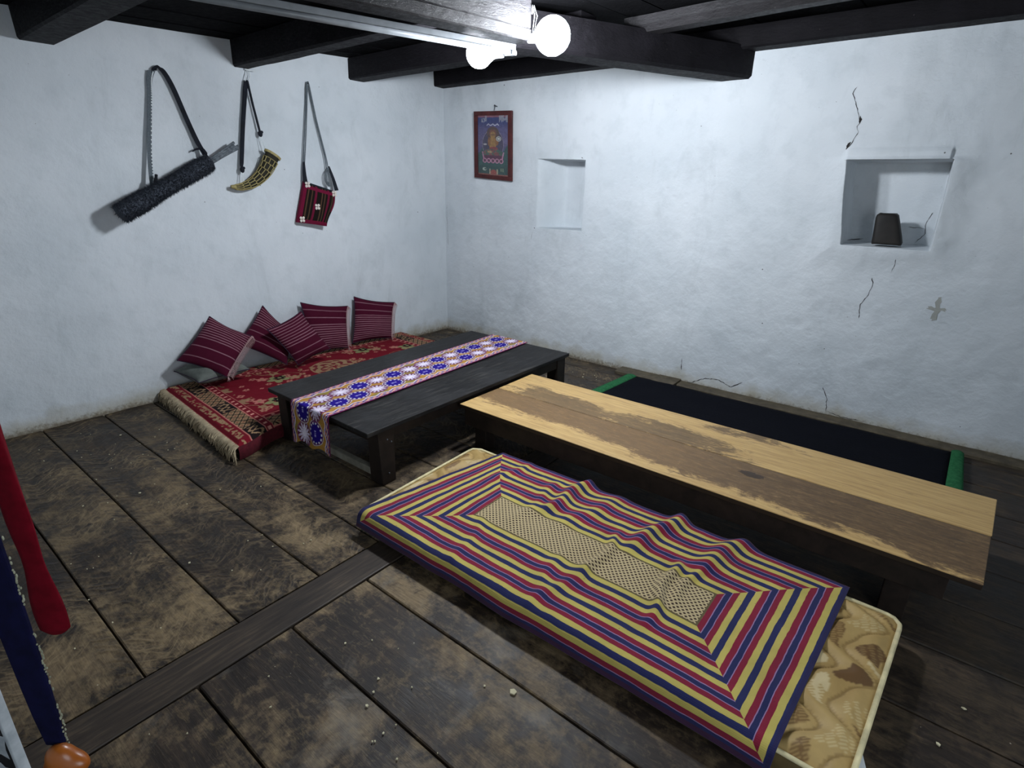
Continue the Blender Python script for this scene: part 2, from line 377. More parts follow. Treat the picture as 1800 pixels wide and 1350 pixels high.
def m_stripes():
    t = NT('striped_cotton_mat')
    s_ = t.n('ShaderNodeAttribute', attribute_name='short_side').outputs['Fac']; l_ = t.n('ShaderNodeAttribute', attribute_name='long_side').outputs['Fac']
    u = t.n('ShaderNodeAttribute', attribute_name='u').outputs['Fac']; v = t.n('ShaderNodeAttribute', attribute_name='v').outputs['Fac']
    p = t.comb(u, v, 0.0); wob = t.math('MULTIPLY', t.math('SUBTRACT', t.noise(p, 14, 3), 0.5), 0.35)
    Y, N, C, Lc = hexl(188, 172, 92), hexl(38, 42, 84), hexl(128, 32, 54), hexl(150, 122, 160)
    Yb, Ny, Cy = Y, N, C
    def seq(cols, tt):
        x = t.math('FRACT', t.math('DIVIDE', t.math('ADD', t.math('ADD', tt, wob), 60.0), 6.0))
        st = []; k = len(cols)
        for i, c in enumerate(cols):
            prev = cols[i - 1]
            thin = {c, prev} == {'N', 'C'}
            if thin: st.append((max(0.0, i / k - 0.008), Lc)); st.append((i / k + 0.018, {'Y': Yb, 'N': Ny, 'C': Cy}[c]))
            else: st.append((i / k, {'Y': Yb, 'N': Ny, 'C': Cy}[c]))
        return t.ramp(x, st, 'CONSTANT')
    cs = seq('CNCYNY', s_); cl = seq('YNYCNC', l_)
    side = t.math('GREATER_THAN', s_, l_); c = t.mix(side, cl, cs)
    mx = t.math('MAXIMUM', s_, l_)
    c = t.mix(t.math('GREATER_THAN', s_, 16.35), c, hexl(40, 38, 76)); c = t.mix(t.math('GREATER_THAN', l_, 16.75), c, hexl(60, 34, 62))      # hem
    # tone of each dyed strip wanders a little
    c = t.mix(0.35, c, t.mix(1.0, c, t.ramp(t.noise(p, 9, 4), [(0.3, 0.62), (0.7, 1.25)]), 'MULTIPLY'))
    c = t.mix(t.math('MULTIPLY', t.math('LESS_THAN', t.vor(p, 26), 0.05), 0.6), c, hexl(60, 40, 50))
    # lattice cane pattern in the middle panel: dark lozenges in staggered rows on cream
    ru = t.math('MULTIPLY', u, 52.0); rv = t.math('MULTIPLY', v, 92.0)
    row = t.math('FLOOR', rv); fx = t.math('SUBTRACT', t.math('FRACT', t.math('ADD', ru, t.math('MULTIPLY', row, 0.5))), 0.5); fy = t.math('SUBTRACT', t.math('FRACT', rv), 0.5)
    dd = t.math('ADD', t.math('MULTIPLY', t.math('ABSOLUTE', fx), 1.9), t.math('MULTIPLY', t.math('ABSOLUTE', fy), 1.5))
    lat = t.ramp(dd, [(0.58, hexl(58, 40, 34)), (0.78, hexl(188, 170, 130))])
    edge = t.math('GREATER_THAN', mx, -0.38)
    lat = t.mix(edge, lat, hexl(96, 84, 58))
    c = t.mix(t.math('LESS_THAN', mx, 0.0), c, lat)
    wv = t.noise(p, 260, 2); ply = t.wave(p, 60, 0.5, 1, 1, 'Y')
    return t.out(c, 0.9, t.bump(t.math('ADD', wv, t.math('MULTIPLY', ply, 0.5)), 0.25, 0.002), 0.12, sheen=0.1)

M = dict(wall=m_wall(), floor=m_floor(), crossb=m_crossboard(), soot=m_soot(), soot2=m_soot('sooty_adzed_beam', (12, 11, 13), (40, 38, 40), 0.5, 0.25), table=m_darktable(), dwood=m_darkwood(),
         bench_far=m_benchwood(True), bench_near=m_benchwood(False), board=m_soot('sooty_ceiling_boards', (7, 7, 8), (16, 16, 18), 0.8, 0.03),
         stripes=m_stripes(), runner=m_attr('embroidered_runner', 0.85, bs=0.3), carpet=m_attr('tufted_carpet', 0.95, bs=0.5, dist=0.003),
         cushion=m_attr('handwoven_cushion_cloth', 0.95, bs=0.35), paint=m_attr('painted_picture', 0.35, bs=0.02, spec=0.5),
         bagcloth=m_attr('bag_cloth', 0.95, bs=0.3), foam=m_attr('printed_mattress_ticking', 0.55, bs=0.15, spec=0.3),
         piping=m_plain('cream_piping', (188, 178, 140), 0.7), ticking=m_plain('mattress_side_cloth', (88, 74, 46), 0.8),
         bluefelt=m_plain('navy_wool', (7, 8, 14), 0.95, (12, 14, 24), 60, 0.5, 0.1, dist=0.004), greenfelt=m_plain('green_felt', (34, 88, 54), 0.95, (50, 112, 72), 60, 0.5, 0.1, dist=0.004),
         ledge=m_darkwood('worn_grey_brown_board', (62, 56, 46), (104, 94, 76)), grey=m_plain('grey_cushion_cloth', (84, 88, 84), 0.95),
         fringe=m_plain('cream_fringe_yarn', (150, 134, 108), 0.95, (186, 170, 140)), black=m_plain('black_webbing', (16, 18, 24), 0.9, (30, 34, 44)),
         fur=m_plain('dark_fur', (34, 38, 46), 0.9, (78, 84, 94), 90, 0.5, 0.2), stick=m_plain('grey_split_cane', (70, 76, 82), 0.6, (124, 132, 138), 60),
         rattan=m_plain('golden_rattan', (132, 120, 74), 0.6, (172, 158, 106), 60), hollow=m_plain('dark_horn_inside', (34, 32, 24), 0.8),
         thread=m_plain('white_thread', (200, 206, 208), 0.8), cordgrey=m_plain('grey_cord', (70, 78, 84), 0.9, (110, 118, 124), 200),
         framewood=m_darkwood('reddish_frame_wood', (58, 28, 32), (92, 44, 42)), block=m_plain('dark_aged_wood', (26, 24, 23), 0.6, (42, 39, 36), 12),
         white=m_plain('white_plastic', (206, 210, 214), 0.4, spec=0.5), tube=m_plain('unlit_tube_glass', (120, 124, 128), 0.3, (136, 140, 144), spec=0.4), batten=m_plain('grey_metal_batten', (104, 108, 112), 0.5, (120, 124, 128)), steel=m_plain('nail_steel', (90, 92, 96), 0.4, metal=0.8),
         redcloth=m_plain('crimson_velvet', (84, 6, 18), 0.98, (104, 10, 26), 40, spec=0.1), bluecloth=m_plain('indigo_cloth', (10, 11, 34), 0.98, (16, 17, 50), 40, spec=0.1),
         lace=m_plain('pale_woven_edging', (104, 106, 88), 0.9, (160, 160, 138), 120), knob=m_plain('orange_lacquered_wood', (138, 72, 22), 0.3, (166, 96, 36), 8, 0.02, 0.5),
         panel=m_darkwood('dark_painted_board', (22, 22, 24), (44, 44, 46)), palepaint=m_plain('pale_grey_paint', (150, 158, 164), 0.6, (190, 196, 200)),
         palewood=m_plain('pale_dusty_wood', (120, 116, 104), 0.8, (150, 146, 132)), crack=m_plain('dark_crack', (44, 42, 42), 1.0), shell=m_plain('cowrie_shell', (206, 196, 186), 0.4, (232, 226, 216)), scrap=m_plain('paper_scrap', (190, 182, 150), 0.9, (216, 208, 176)),
         tagm=m_plain('white_care_tag', (168, 172, 172), 0.8), smear=m_plain('grey_smear', (152, 154, 150), 0.95, (168, 170, 164)),
         bulbA=m_emit('lit_bulb_near_beam_end', BULB_COL, BULB_A), bulbB=m_emit('lit_bulb_under_beam', BULB_COL, BULB_B))

# ------------------------------------------------------------------ floor
floor = B().box(-0.02, 5.7, -5.3, 0.02, -0.10, -0.045).build('floor', M['dwood']); tag(floor, kind='structure')
def plank(x0, x1, y0, y1, ztop=0.0, parent=floor, name='plank', mat=None, nx=None, th=0.045, gap=0.0035, seed=0, wob=0.004):
    nx = nx or max(3, int((x1 - x0) / 0.25)); xs = np.linspace(x0 + gap, x1 - gap, nx)
    e = lambda y, s: y + wob * fbm(xs, xs * 0 + s, 2.0, seed)
    ya = e(y0, 1.0 + y0 * 7) + gap; yb = e(y1, 1.0 + y1 * 7) - gap
    b = 0.004
    rows = [(ya, ztop - th), (ya, ztop - b), (ya + b, ztop), ((ya + yb) / 2, ztop + 0.002), (yb - b, ztop), (yb, ztop - b), (yb, ztop - th)]
    P = np.zeros((len(rows), nx, 3))
    for j, (yy, zz) in enumerate(rows):
        P[j, :, 0] = xs; P[j, :, 1] = yy; P[j, :, 2] = zz
        if 1 <= j <= 5: P[j, :, 2] += 0.002 * fbm(xs, xs * 0 + y0 + j, 1.5, 3 + seed)
    V = P.reshape(-1, 3); F = [list(f) for f in gridF(len(rows), nx)]
    F.append([j * nx for j in range(len(rows))]); F.append([j * nx + nx - 1 for j in range(len(rows))][::-1])
    return mesh(name, V, F, mat or M['floor'], parent)
yA = [-5.28, -4.86, -4.52, -4.19, -3.873, -3.571, -3.243, -2.945, -2.62, -2.3, -1.98, -1.66, -1.35, -1.04, -0.74, -0.44, -0.2, 0.0]
for a, b in zip(yA, yA[1:]): plank(0.0, 2.495, a, b, seed=1)
yB = [-5.28, -4.8, -4.44, -4.1, -3.785, -3.465, -3.135, -2.79, -2.44, -2.09, -1.75, -1.42, -1.1, -0.827, -0.5, -0.2, 0.0]
for a, b in zip(yB, yB[1:]): plank(2.658, 5.68, a, b, seed=2)
# the cross board that both runs of planks butt against
def cross(y0, y1):
    o = B().hexa([(2.497, y0, -0.045), (2.655, y0, -0.045), (2.655, y1, -0.045), (2.497, y1, -0.045), (2.500, y0 + .002, 0.004), (2.652, y0 + .002, 0.004), (2.652, y1 - .002, 0.004), (2.500, y1 - .002, 0.004)]).build('cross_board', M['crossb'], floor, bevel=0.004)
cross(-5.28, -2.6); cross(-2.596, 0.0)
# ------------------------------------------------------------------ walls
def hR(x, z):
    """right wall: how far the plaster surface stands back (y) at x, z"""
    y = -0.012 * fbm(x, z, 1.1, 10, 3) - 0.009 * fbm(x, z, 4.5, 14, 3) - 0.0022 * fbm(x, z, 15, 18, 2)
    y = y * sstep(0, 0.1, x)
    wob = 0.006 * fbm(x, z, 5, 21, 2)
    # soft swollen margins round the right-hand niche
    d2 = np.maximum(np.maximum(3.58 - x, x - 4.085), np.maximum(1.19 - z, z - 1.70))
    y = y - 0.030 * np.exp(-(np.clip(d2, 0, 1) / 0.10) ** 2) * (1 - sstep(1.68, 1.72, z) * .8)
    y = y - 0.018 * sstep(1.69, 1.70, z) * (1 - sstep(1.75, 1.765, z)) * sstep(3.52, 3.55, x) * (1 - sstep(4.06, 4.075, x))
    # niches
    l1 = 1.143 + 0.0 * z
    n1 = sstep(l1, l1 + 0.19, x + wob) * (1 - sstep(1.634, 1.640, x + wob)) * sstep(1.142, 1.152, z + wob) * (1 - sstep(1.722 - 0.03 * (x - 1.14), 1.728 - 0.03 * (x - 1.14), z))
    sl_ = 0.13 * (1.695 - z); n2 = sstep(3.546, 3.562, x + wob - sl_) * (1 - sstep(4.072, 4.088, x + wob)) * sstep(1.186, 1.196, z + wob * .5) * (1 - sstep(1.691, 1.698, z))
    n1 = n1 * (0.22 + 0.01 * fbm(x, z, 6, 31, 2)); n2 = n2 * (0.29 + 0.008 * fbm(x, z, 6, 33, 2))
    return y + n1 + n2
def hL(y, z):
    x = 0.012 * fbm(y, z, 1.1, 40, 3) + 0.005 * fbm(y, z, 4.5, 44, 3) + 0.002 * fbm(y, z, 15, 48, 2)
    return x * sstep(0, 0.1, -y)
def lines(a, b, step, extra):
    v = np.concatenate([np.arange(a, b, step), [b]] + [np.array(e) for e in extra]); v = np.unique(np.round(v, 4)); return v
ex1 = np.linspace(1.125, 1.16, 8); ex2 = np.linspace(1.625, 1.65, 10); ex3 = np.linspace(3.53, 3.65, 40); ex4 = np.linspace(4.06, 4.1, 14)
xs = lines(-0.05, 5.68, 0.013, [ex1, ex2, ex3, ex4]); zs = lines(-0.06, 2.62, 0.013, [np.linspace(1.135, 1.16, 10), np.linspace(1.69, 1.73, 18), np.linspace(1.18, 1.2, 10)])
Xg, Zg = np.meshgrid(xs, zs); P = np.stack([Xg, hR(Xg, Zg), Zg], -1)
wallR = grid('wall_right', P, M['wall']); tag(wallR, kind='structure')
B().box(-0.05, 5.68, 0.36, 0.40, -0.06, 2.62).build('wall_core', M['wall'], wallR)
ys = lines(-5.28, 0.05, 0.018, []); zs2 = lines(-0.06, 2.62, 0.018, [])
Yg, Zg = np.meshgrid(ys, zs2); P = np.stack([hL(Yg, Zg), Yg, Zg], -1)
wallL = grid('wall_left', P, M['wall'], flip=False); tag(wallL, kind='structure')
B().box(-0.12, -0.06, -5.28, 0.05, -0.06, 2.62).build('wall_core', M['wall'], wallL)
wf = B().box(-0.1, 5.8, -5.42, -5.28, -0.06, 2.62).build('wall_front', M['wall']); tag(wf, kind='structure')
bk = B(); bk.box(5.68, 5.82, -5.28, -4.75, -0.06, 2.62).box(5.68, 5.82, -3.25, 0.4, -0.06, 2.62).box(5.68, 5.82, -4.75, -3.25, 2.1, 2.62).box(5.68, 5.82, -4.75, -3.25, -0.06, 0.6)
wb = bk.build('wall_back', M['wall']); tag(wb, kind='structure')
# cracks, laid on the plaster surface
def crack(pts, wd, wall=wallR, right=True, off=0.0015):
    c = []
    pts = [np.array(p) for p in pts]
    dense = []
    for a, b_ in zip(pts, pts[1:]):
        n = max(2, int(np.linalg.norm(b_ - a) / 0.012))
        for k in range(n):
            f = k / n; j = np.random.uniform(-0.003, 0.003, 2) if 0 < k else 0
            dense.append(a * (1 - f) + b_ * f + j)
    dense.append(pts[-1]); n = len(dense); V = []; F = []
    for i, q in enumerate(dense):
        t = dense[min(i + 1, n - 1)] - dense[max(i - 1, 0)]; t = t / (np.linalg.norm(t) + 1e-9); nn = np.array([-t[1], t[0]])
        ww = wd * 0.6 * (0.35 + 0.9 * random.random()) * (0.15 if i in (0, n - 1) else 1) / 2
        for s in (-1, 1):
            r_ = q + nn * ww * s
            if right: V.append((r_[0], float(hR(r_[0], r_[1])) - off, r_[1]))
            else: V.append((float(hL(r_[0], r_[1])) + off, r_[0], r_[1]))
    F = [[2 * i, 2 * i + 1, 2 * i + 3, 2 * i + 2] for i in range(n - 1)]
    mesh('crack', V, F, M['crack'], wall)
crack([(3.516, 2.105), (3.500, 2.07), (3.527, 2.021), (3.552, 1.96), (3.571, 1.913)], 0.006); crack([(3.566, 1.945), (3.573, 1.925), (3.571, 1.90)], 0.020)
crack([(3.571, 1.913), (3.560, 1.888), (3.575, 1.856), (3.555, 1.80), (3.541, 1.77)], 0.006); crack([(3.545, 1.80), (3.533, 1.775), (3.527, 1.757)], 0.028)
crack([(3.827, 0.997), (3.839, 0.955), (3.83, 0.891), (3.797, 0.82), (3.807, 0.726)], 0.007); crack([(3.928, 1.124), (3.927, 1.072), (3.92, 1.036)], 0.005)
crack([(3.693, 0.218), (3.733, 0.143), (3.748, 0.04)], 0.007); crack([(2.625, 0.03), (2.70, 0.022), (2.77, 0.03), (2.877, 0.09), (2.975, 0.103), (3.082, 0.068), (3.159, 0.124)], 0.009)
crack([(2.668, 0.212), (2.676, 0.116)], 0.009); crack([(3.748, 0.05), (3.85, 0.03), (3.95, 0.035)], 0.006)
crack([(4.04, 1.40), (4.02, 1.33), (4.03, 1.27), (3.99, 1.21)], 0.005); crack([(3.93, 1.305), (4.02, 1.30)], 0.004); crack([(3.62, 1.205), (3.70, 1.215)], 0.010)
crack([(1.60, 1.735), (1.612, 1.725)], 0.012); crack([(1.125, 1.142), (1.14, 1.136)], 0.012); crack([(1.115, 1.11), (1.10, 1.03)], 0.004); crack([(0.02, 1.3), (0.03, 0.9)], 0.004)
# smeared cross on the right wall
def smear(x0, x1, z0, z1):
    xs_ = np.linspace(x0, x1, 6); zs_ = np.linspace(z0, z1, 6); X, Z = np.meshgrid(xs_, zs_); X = X + 0.005 * np.random.randn(*X.shape); Z = Z + 0.004 * np.random.randn(*Z.shape)
    return np.stack([X, hR(X, Z) - 0.002, Z], -1)
Vc = []; Fc = []
for a in (smear(4.186, 4.206, 0.785, 0.915), smear(4.150, 4.245, 0.838, 0.856)):
    n0 = len(Vc); Vc += [tuple(v) for v in a.reshape(-1, 3)]; Fc += [[n0 + int(i) for i in f] for f in gridF(6, 6)]
mesh('smeared_cross', Vc, Fc, M['smear'], wallR)
# ledge boards at the foot of the right wall
def ledge(n, x0, x1, y0, y1, z1, lab):
    nx = max(6, int((x1 - x0) / .08)); xs_ = np.linspace(x0, x1, nx); rows = []
    yf = y0 + 0.008 * fbm(xs_, xs_ * 0 + n, 3, 60 + n); zt = z1 + 0.006 * fbm(xs_, xs_ * 0, 3, 64 + n)
    P = np.zeros((5, nx, 3)); P[:, :, 0] = xs_
    P[0, :, 1] = yf; P[0, :, 2] = 0.001; P[1, :, 1] = yf; P[1, :, 2] = zt - .006; P[2, :, 1] = yf + .008; P[2, :, 2] = zt; P[3, :, 1] = y1; P[3, :, 2] = zt + .004; P[4, :, 1] = y1; P[4, :, 2] = 0.001
    F = [list(map(int, f)) for f in gridF(5, nx)]; F.append([int(j * nx) for j in range(5)]); F.append([int(j * nx + nx - 1) for j in range(5)][::-1])
    o = mesh('trim_%d' % n, P.reshape(-1, 3), F, M['ledge']); tag(o, kind='structure')
ledge(1, 2.69, 5.6, -0.115, -0.004, 0.022, ''); ledge(2, 2.50, 2.685, -0.165, -0.004, 0.035, ''); ledge(3, 2.15, 2.495, -0.135, -0.004, 0.026, '')

# ------------------------------------------------------------------ ceiling
zc = lambda y: 2.50 + 0.05 * y
ceiling = B().hexa([(-.05, -5.3, zc(-5.3) + .03), (5.7, -5.3, zc(-5.3) + .03), (5.7, .3, zc(.3) + .03), (-.05, .3, zc(.3) + .03), (-.05, -5.3, 2.6), (5.7, -5.3, 2.6), (5.7, .3, 2.62), (-.05, .3, 2.62)]).build('ceiling', M['board']); tag(ceiling, kind='structure')
x = -0.05
while x < 5.68:
    wd = random.uniform(0.2, 0.32); x1 = min(x + wd, 5.7); dz = random.uniform(-0.006, 0.006)
    B().hexa([(x + .004, -5.28, zc(-5.28) + dz), (x1 - .004, -5.28, zc(-5.28) + dz), (x1 - .004, .1, zc(.1) + dz), (x + .004, .1, zc(.1) + dz)] + [(a, b_, zc(b_) + .03) for a, b_ in ((x + .004, -5.28), (x1 - .004, -5.28), (x1 - .004, .1), (x + .004, .1))]).build('ceiling_board', M['board'], ceiling)
    x = x1
def beam(name, pts, w0, z0, z1, mat, label, cat='beam', round_=0.012, seed=0, group=None, parent=None, nseg=24, wav=0.006):
    """timber along pts (centre line in plan), width w0, rough-hewn"""
    pts = np.array(pts, float); n = nseg; f = np.linspace(0, 1, n); L = np.concatenate([[0], np.cumsum(np.linalg.norm(np.diff(pts[:, :2], axis=0), axis=1))]); L /= L[-1]
    cx = np.interp(f, L, pts[:, 0]); cy = np.interp(f, L, pts[:, 1]); dx = np.gradient(cx); dy = np.gradient(cy); ll = np.hypot(dx, dy); nx_, ny_ = -dy / ll, dx / ll
    za = np.interp(f, np.linspace(0, 1, len(z0)), z0) if hasattr(z0, '__len__') else f * 0 + z0; zb = np.interp(f, np.linspace(0, 1, len(z1)), z1) if hasattr(z1, '__len__') else f * 0 + z1
    r = round_; h = w0 / 2
    prof = [(-h + r, 0, 0), (h - r, 0, 0), (h, r, 0), (h, 0, 1), (-h, 0, 1), (-h, r, 0)]
    V = np.zeros((n, 6, 3))
    for k, (s, dz, top) in enumerate(prof):
        jit = wav * fbm(f * 8, f * 0 + k * 3.1, 1.0, seed)
        V[:, k, 0] = cx + nx_ * (s + jit); V[:, k, 1] = cy + ny_ * (s + jit)
        V[:, k, 2] = np.where(top, zb, za + dz) + (0 if top else 1) * wav * 0.7 * fbm(f * 8, f * 0 + k * 5, 1.0, seed + 5)
    F = []
    for i in range(n - 1):
        for k in range(6):
            a = i * 6 + k; b_ = i * 6 + (k + 1) % 6; F.append([a, a + 6, b_ + 6, b_])
    F.append(list(range(6))); F.append([(n - 1) * 6 + k for k in range(6)][::-1])
    V = V.reshape(-1, 3)
    if parent is not None: return mesh(name, V, F, mat, parent)
    o = mesh(name, V, F, mat, None, origin=tuple(np.round(V.mean(0), 3)))
    return tag(o, label, cat, group)
zt = lambda y: zc(y) - 0.002
beam('ceiling_joist', [(-.04, -3.125), (5.65, -3.2)], 0.17, 2.18, zt(-3.25), M['soot'], 'dark square joist end at far left above the furry quiver', seed=70)
beam('ceiling_joist', [(-.04, -1.98), (2.27, -2.02)], 0.12, 2.232, zt(-2.1), M['soot'], 'dark joist ending on left wall right above the rattan horn', seed=71)
beam('ceiling_joist', [(-.04, -1.01), (2.25, -1.06)], 0.155, 2.285, zt(-1.2), M['soot'], 'dark joist meeting left wall to the right of the beaded bag', seed=72)
beam('ceiling_joist', [(-.04, -.05), (5.65, -.05)], 0.15, 2.362, zt(-.2), M['soot'], 'dark joist running along the top of the right wall', seed=73)
beam('ceiling_joist', [(-.04, -4.08), (5.65, -4.12)], 0.16, 2.12, zt(-4.3), M['soot'], 'dark joist near the viewer from which the red and blue sashes hang', seed=74)
beam('ceiling_girder', [(2.80, .06), (2.775, 0.0), (2.29, -0.95), (2.02, -1.50)], 0.2, 2.203, 2.385, M['soot'], 'heavy dark girder built into the right wall beside the lit bulbs', seed=75, round_=0.018)
beam('ceiling_joist', [(2.35, -.74), (3.5, -.815), (5.65, -.96)], 0.15, 2.37, zt(-.95), M['soot2'], 'roundish grey-brown joist lying across the girder at upper right', seed=79, round_=0.035)
# nearer beam made of two layers, ending beside the bulbs
u_ = np.array([-0.245, -0.969]); e_ = np.array([2.34, -1.787]); far = e_ + u_ * 2.6
cut = empty('layered_beam', (e_[0], e_[1], 2.15), 'grey-lit two layer beam with a sawn end next to the big bulb', 'beam')
beam('upper_timber', [e_, far], 0.108, [2.200, 2.215, 2.26], 2.40, M['soot2'], '', seed=76, parent=cut, round_=0.006, wav=0.004)
beam('lower_timber', [e_, far], 0.114, 2.150, [2.196, 2.211, 2.256], M['soot2'], '', seed=78, parent=cut, round_=0.006, wav=0.004)
# ------------------------------------------------------------------ lamps
def bulb(c, r, axis, mat, label):
    c = Vector(c); ax = Vector(axis).normalized()
    t = empty('light_bulb', tuple(c), label, 'lamp', None)
    b = B(); n = 14; pts = []; rr = []
    for k in range(n + 1):
        f = k / n; th = pi * f
        pts.append(c - ax * r * math.cos(th)); rr.append(max(0.002, r * math.sin(th)))
    pts = pts[:-3]; rr = rr[:-3]
    pts.append(c + ax * r * 1.08); rr.append(0.026)
    b.tube(pts, rr, 20); b.build('glass_globe', mat, t, smooth=True)
    B().tube([c + ax * r * 1.08, c + ax * (r * 1.08 + .02)], [.027, .02], 14).build('bulb_collar', M['white'], t, smooth=False)
    return t, c + ax * (r * 1.08 + .02), ax
for nm, c, r, axis, mt, lb, L in (('a', (2.52, -1.80, 2.155), 0.082, (-1, 0.05, 0.05), 'bulbA', 'large glaring round bulb at the sawn end of the beam', 0.02),
                               ('b', (2.125, -1.865, 2.112), 0.064, (0.91, 0.41, 0.0), 'bulbB', 'smaller glaring round bulb beneath the end of the tube light', 0.02)):
    t, e, ax = bulb(c, r, axis, M[mt], lb)
    B().tube([e, e + ax * .035], [.021, .019], 14).build('socket', M['white'], t)
    if nm == 'a':
        b = B()
        for s in (-0.006, 0.006):
            b.tube([e + ax * .01 + Vector((0, s, .015)), e + ax * .0 + Vector((0.004, s * 1.6, .09)), e + ax * .012 + Vector((0, s, .135)), e + ax * .02 + Vector((0, s * .2, .10))], .0022, 6)
        b.build('lamp_wire', M['white'], t, smooth=True)
    else:
        B().tube([e + ax * .035, e + ax * .10], [.012, .010], 10).build('socket_stem', M['white'], t)
td = (np.array([2.303, -1.807]) - np.array([1.952, -2.875])); td /= np.linalg.norm(td); tn = np.array([-td[1], td[0]])
te = np.array([2.285, -1.80]); ts = te - td * 1.75
def strip(a, b_, w_, z0, z1):
    c = [a - tn * w_ / 2, b_ - tn * w_ / 2, b_ + tn * w_ / 2, a + tn * w_ / 2]
    return B().hexa([(p[0], p[1], z0) for p in c] + [(p[0], p[1], z1) for p in c])
tl = empty('tube_light', (te[0], te[1], 2.12), 'long unlit white tube light fixed below the layered beam', 'lamp')
strip(ts, te, 0.034, 2.122, 2.148).build('batten', M['batten'], tl, bevel=0.004)
B().tube([(ts[0] + td[0] * .02, ts[1] + td[1] * .02, 2.112), (te[0] - td[0] * .02, te[1] - td[1] * .02, 2.112)], 0.0125, 12).build('glass_tube', M['tube'], tl, smooth=True)
for q in (ts, te):
    strip(q - td * .010, q + td * .010, 0.030, 2.100, 2.148).build('end_holder', M['batten'], tl, bevel=0.003)

# ------------------------------------------------------------------ dark low table
lt = empty('low_table', (1.65, -1.77, 0), 'black low table with embroidered runner lying along its middle', 'table')
def tplank(name, cs, z0, z1, mat, parent, bevel=0.004):
    return B().hexa([(x_, y_, z0) for x_, y_ in cs] + [(x_, y_, z1) for x_, y_ in cs]).build(name, mat, parent, bevel=bevel)
tplank('tabletop_plank', [(1.172, -2.693), (1.588, -2.699), (1.577, -.847), (1.128, -.845)], 0.305, 0.33, M['table'], lt)
tplank('tabletop_plank', [(1.591, -2.699), (2.138, -2.708), (2.118, -.840), (1.580, -.847)], 0.305, 0.33, M['table'], lt)
for (x0, y0) in ((1.20, -2.65), (2.035, -2.63), (1.20, -.98), (2.02, -.98)):
    B().hexa([(x0, y0, 0.002), (x0 + .1, y0, 0.002), (x0 + .1, y0 + .09, 0.002), (x0, y0 + .09, 0.002), (x0 - .0, y0 - .005, .305), (x0 + .09, y0 - .005, .305), (x0 + .09, y0 + .1, .305), (x0, y0 + .1, .305)]).build('leg', M['dwood'], lt, bevel=0.004)
B().box(1.302, 2.034, -2.635, -2.615, .24, .305).build('apron', M['dwood'], lt); B().box(1.302, 2.034, -.96, -.94, .24, .305).build('apron', M['dwood'], lt)
for x0 in (1.215, 2.085): B().box(x0, x0 + .02, -2.54, -.98, .24, .304).build('apron', M['dwood'], lt)
B().box(1.302, 2.034, -2.63, -2.595, .035, .075).build('stretcher', M['palewood'], lt, bevel=.003); B().box(1.302, 2.034, -.95, -.92, .035, .075).build('stretcher', M['ledge'], lt, bevel=.003)
b = B()
for q in ((2.136, -2.585, .255), (2.136, -2.56, .235), (2.136, -2.585, .06)): b.sphere(q, .005, 8, 6)
b.build('nail_heads', M['steel'], lt); bpy.data.objects['nail_heads']['kind'] = 'stuff'
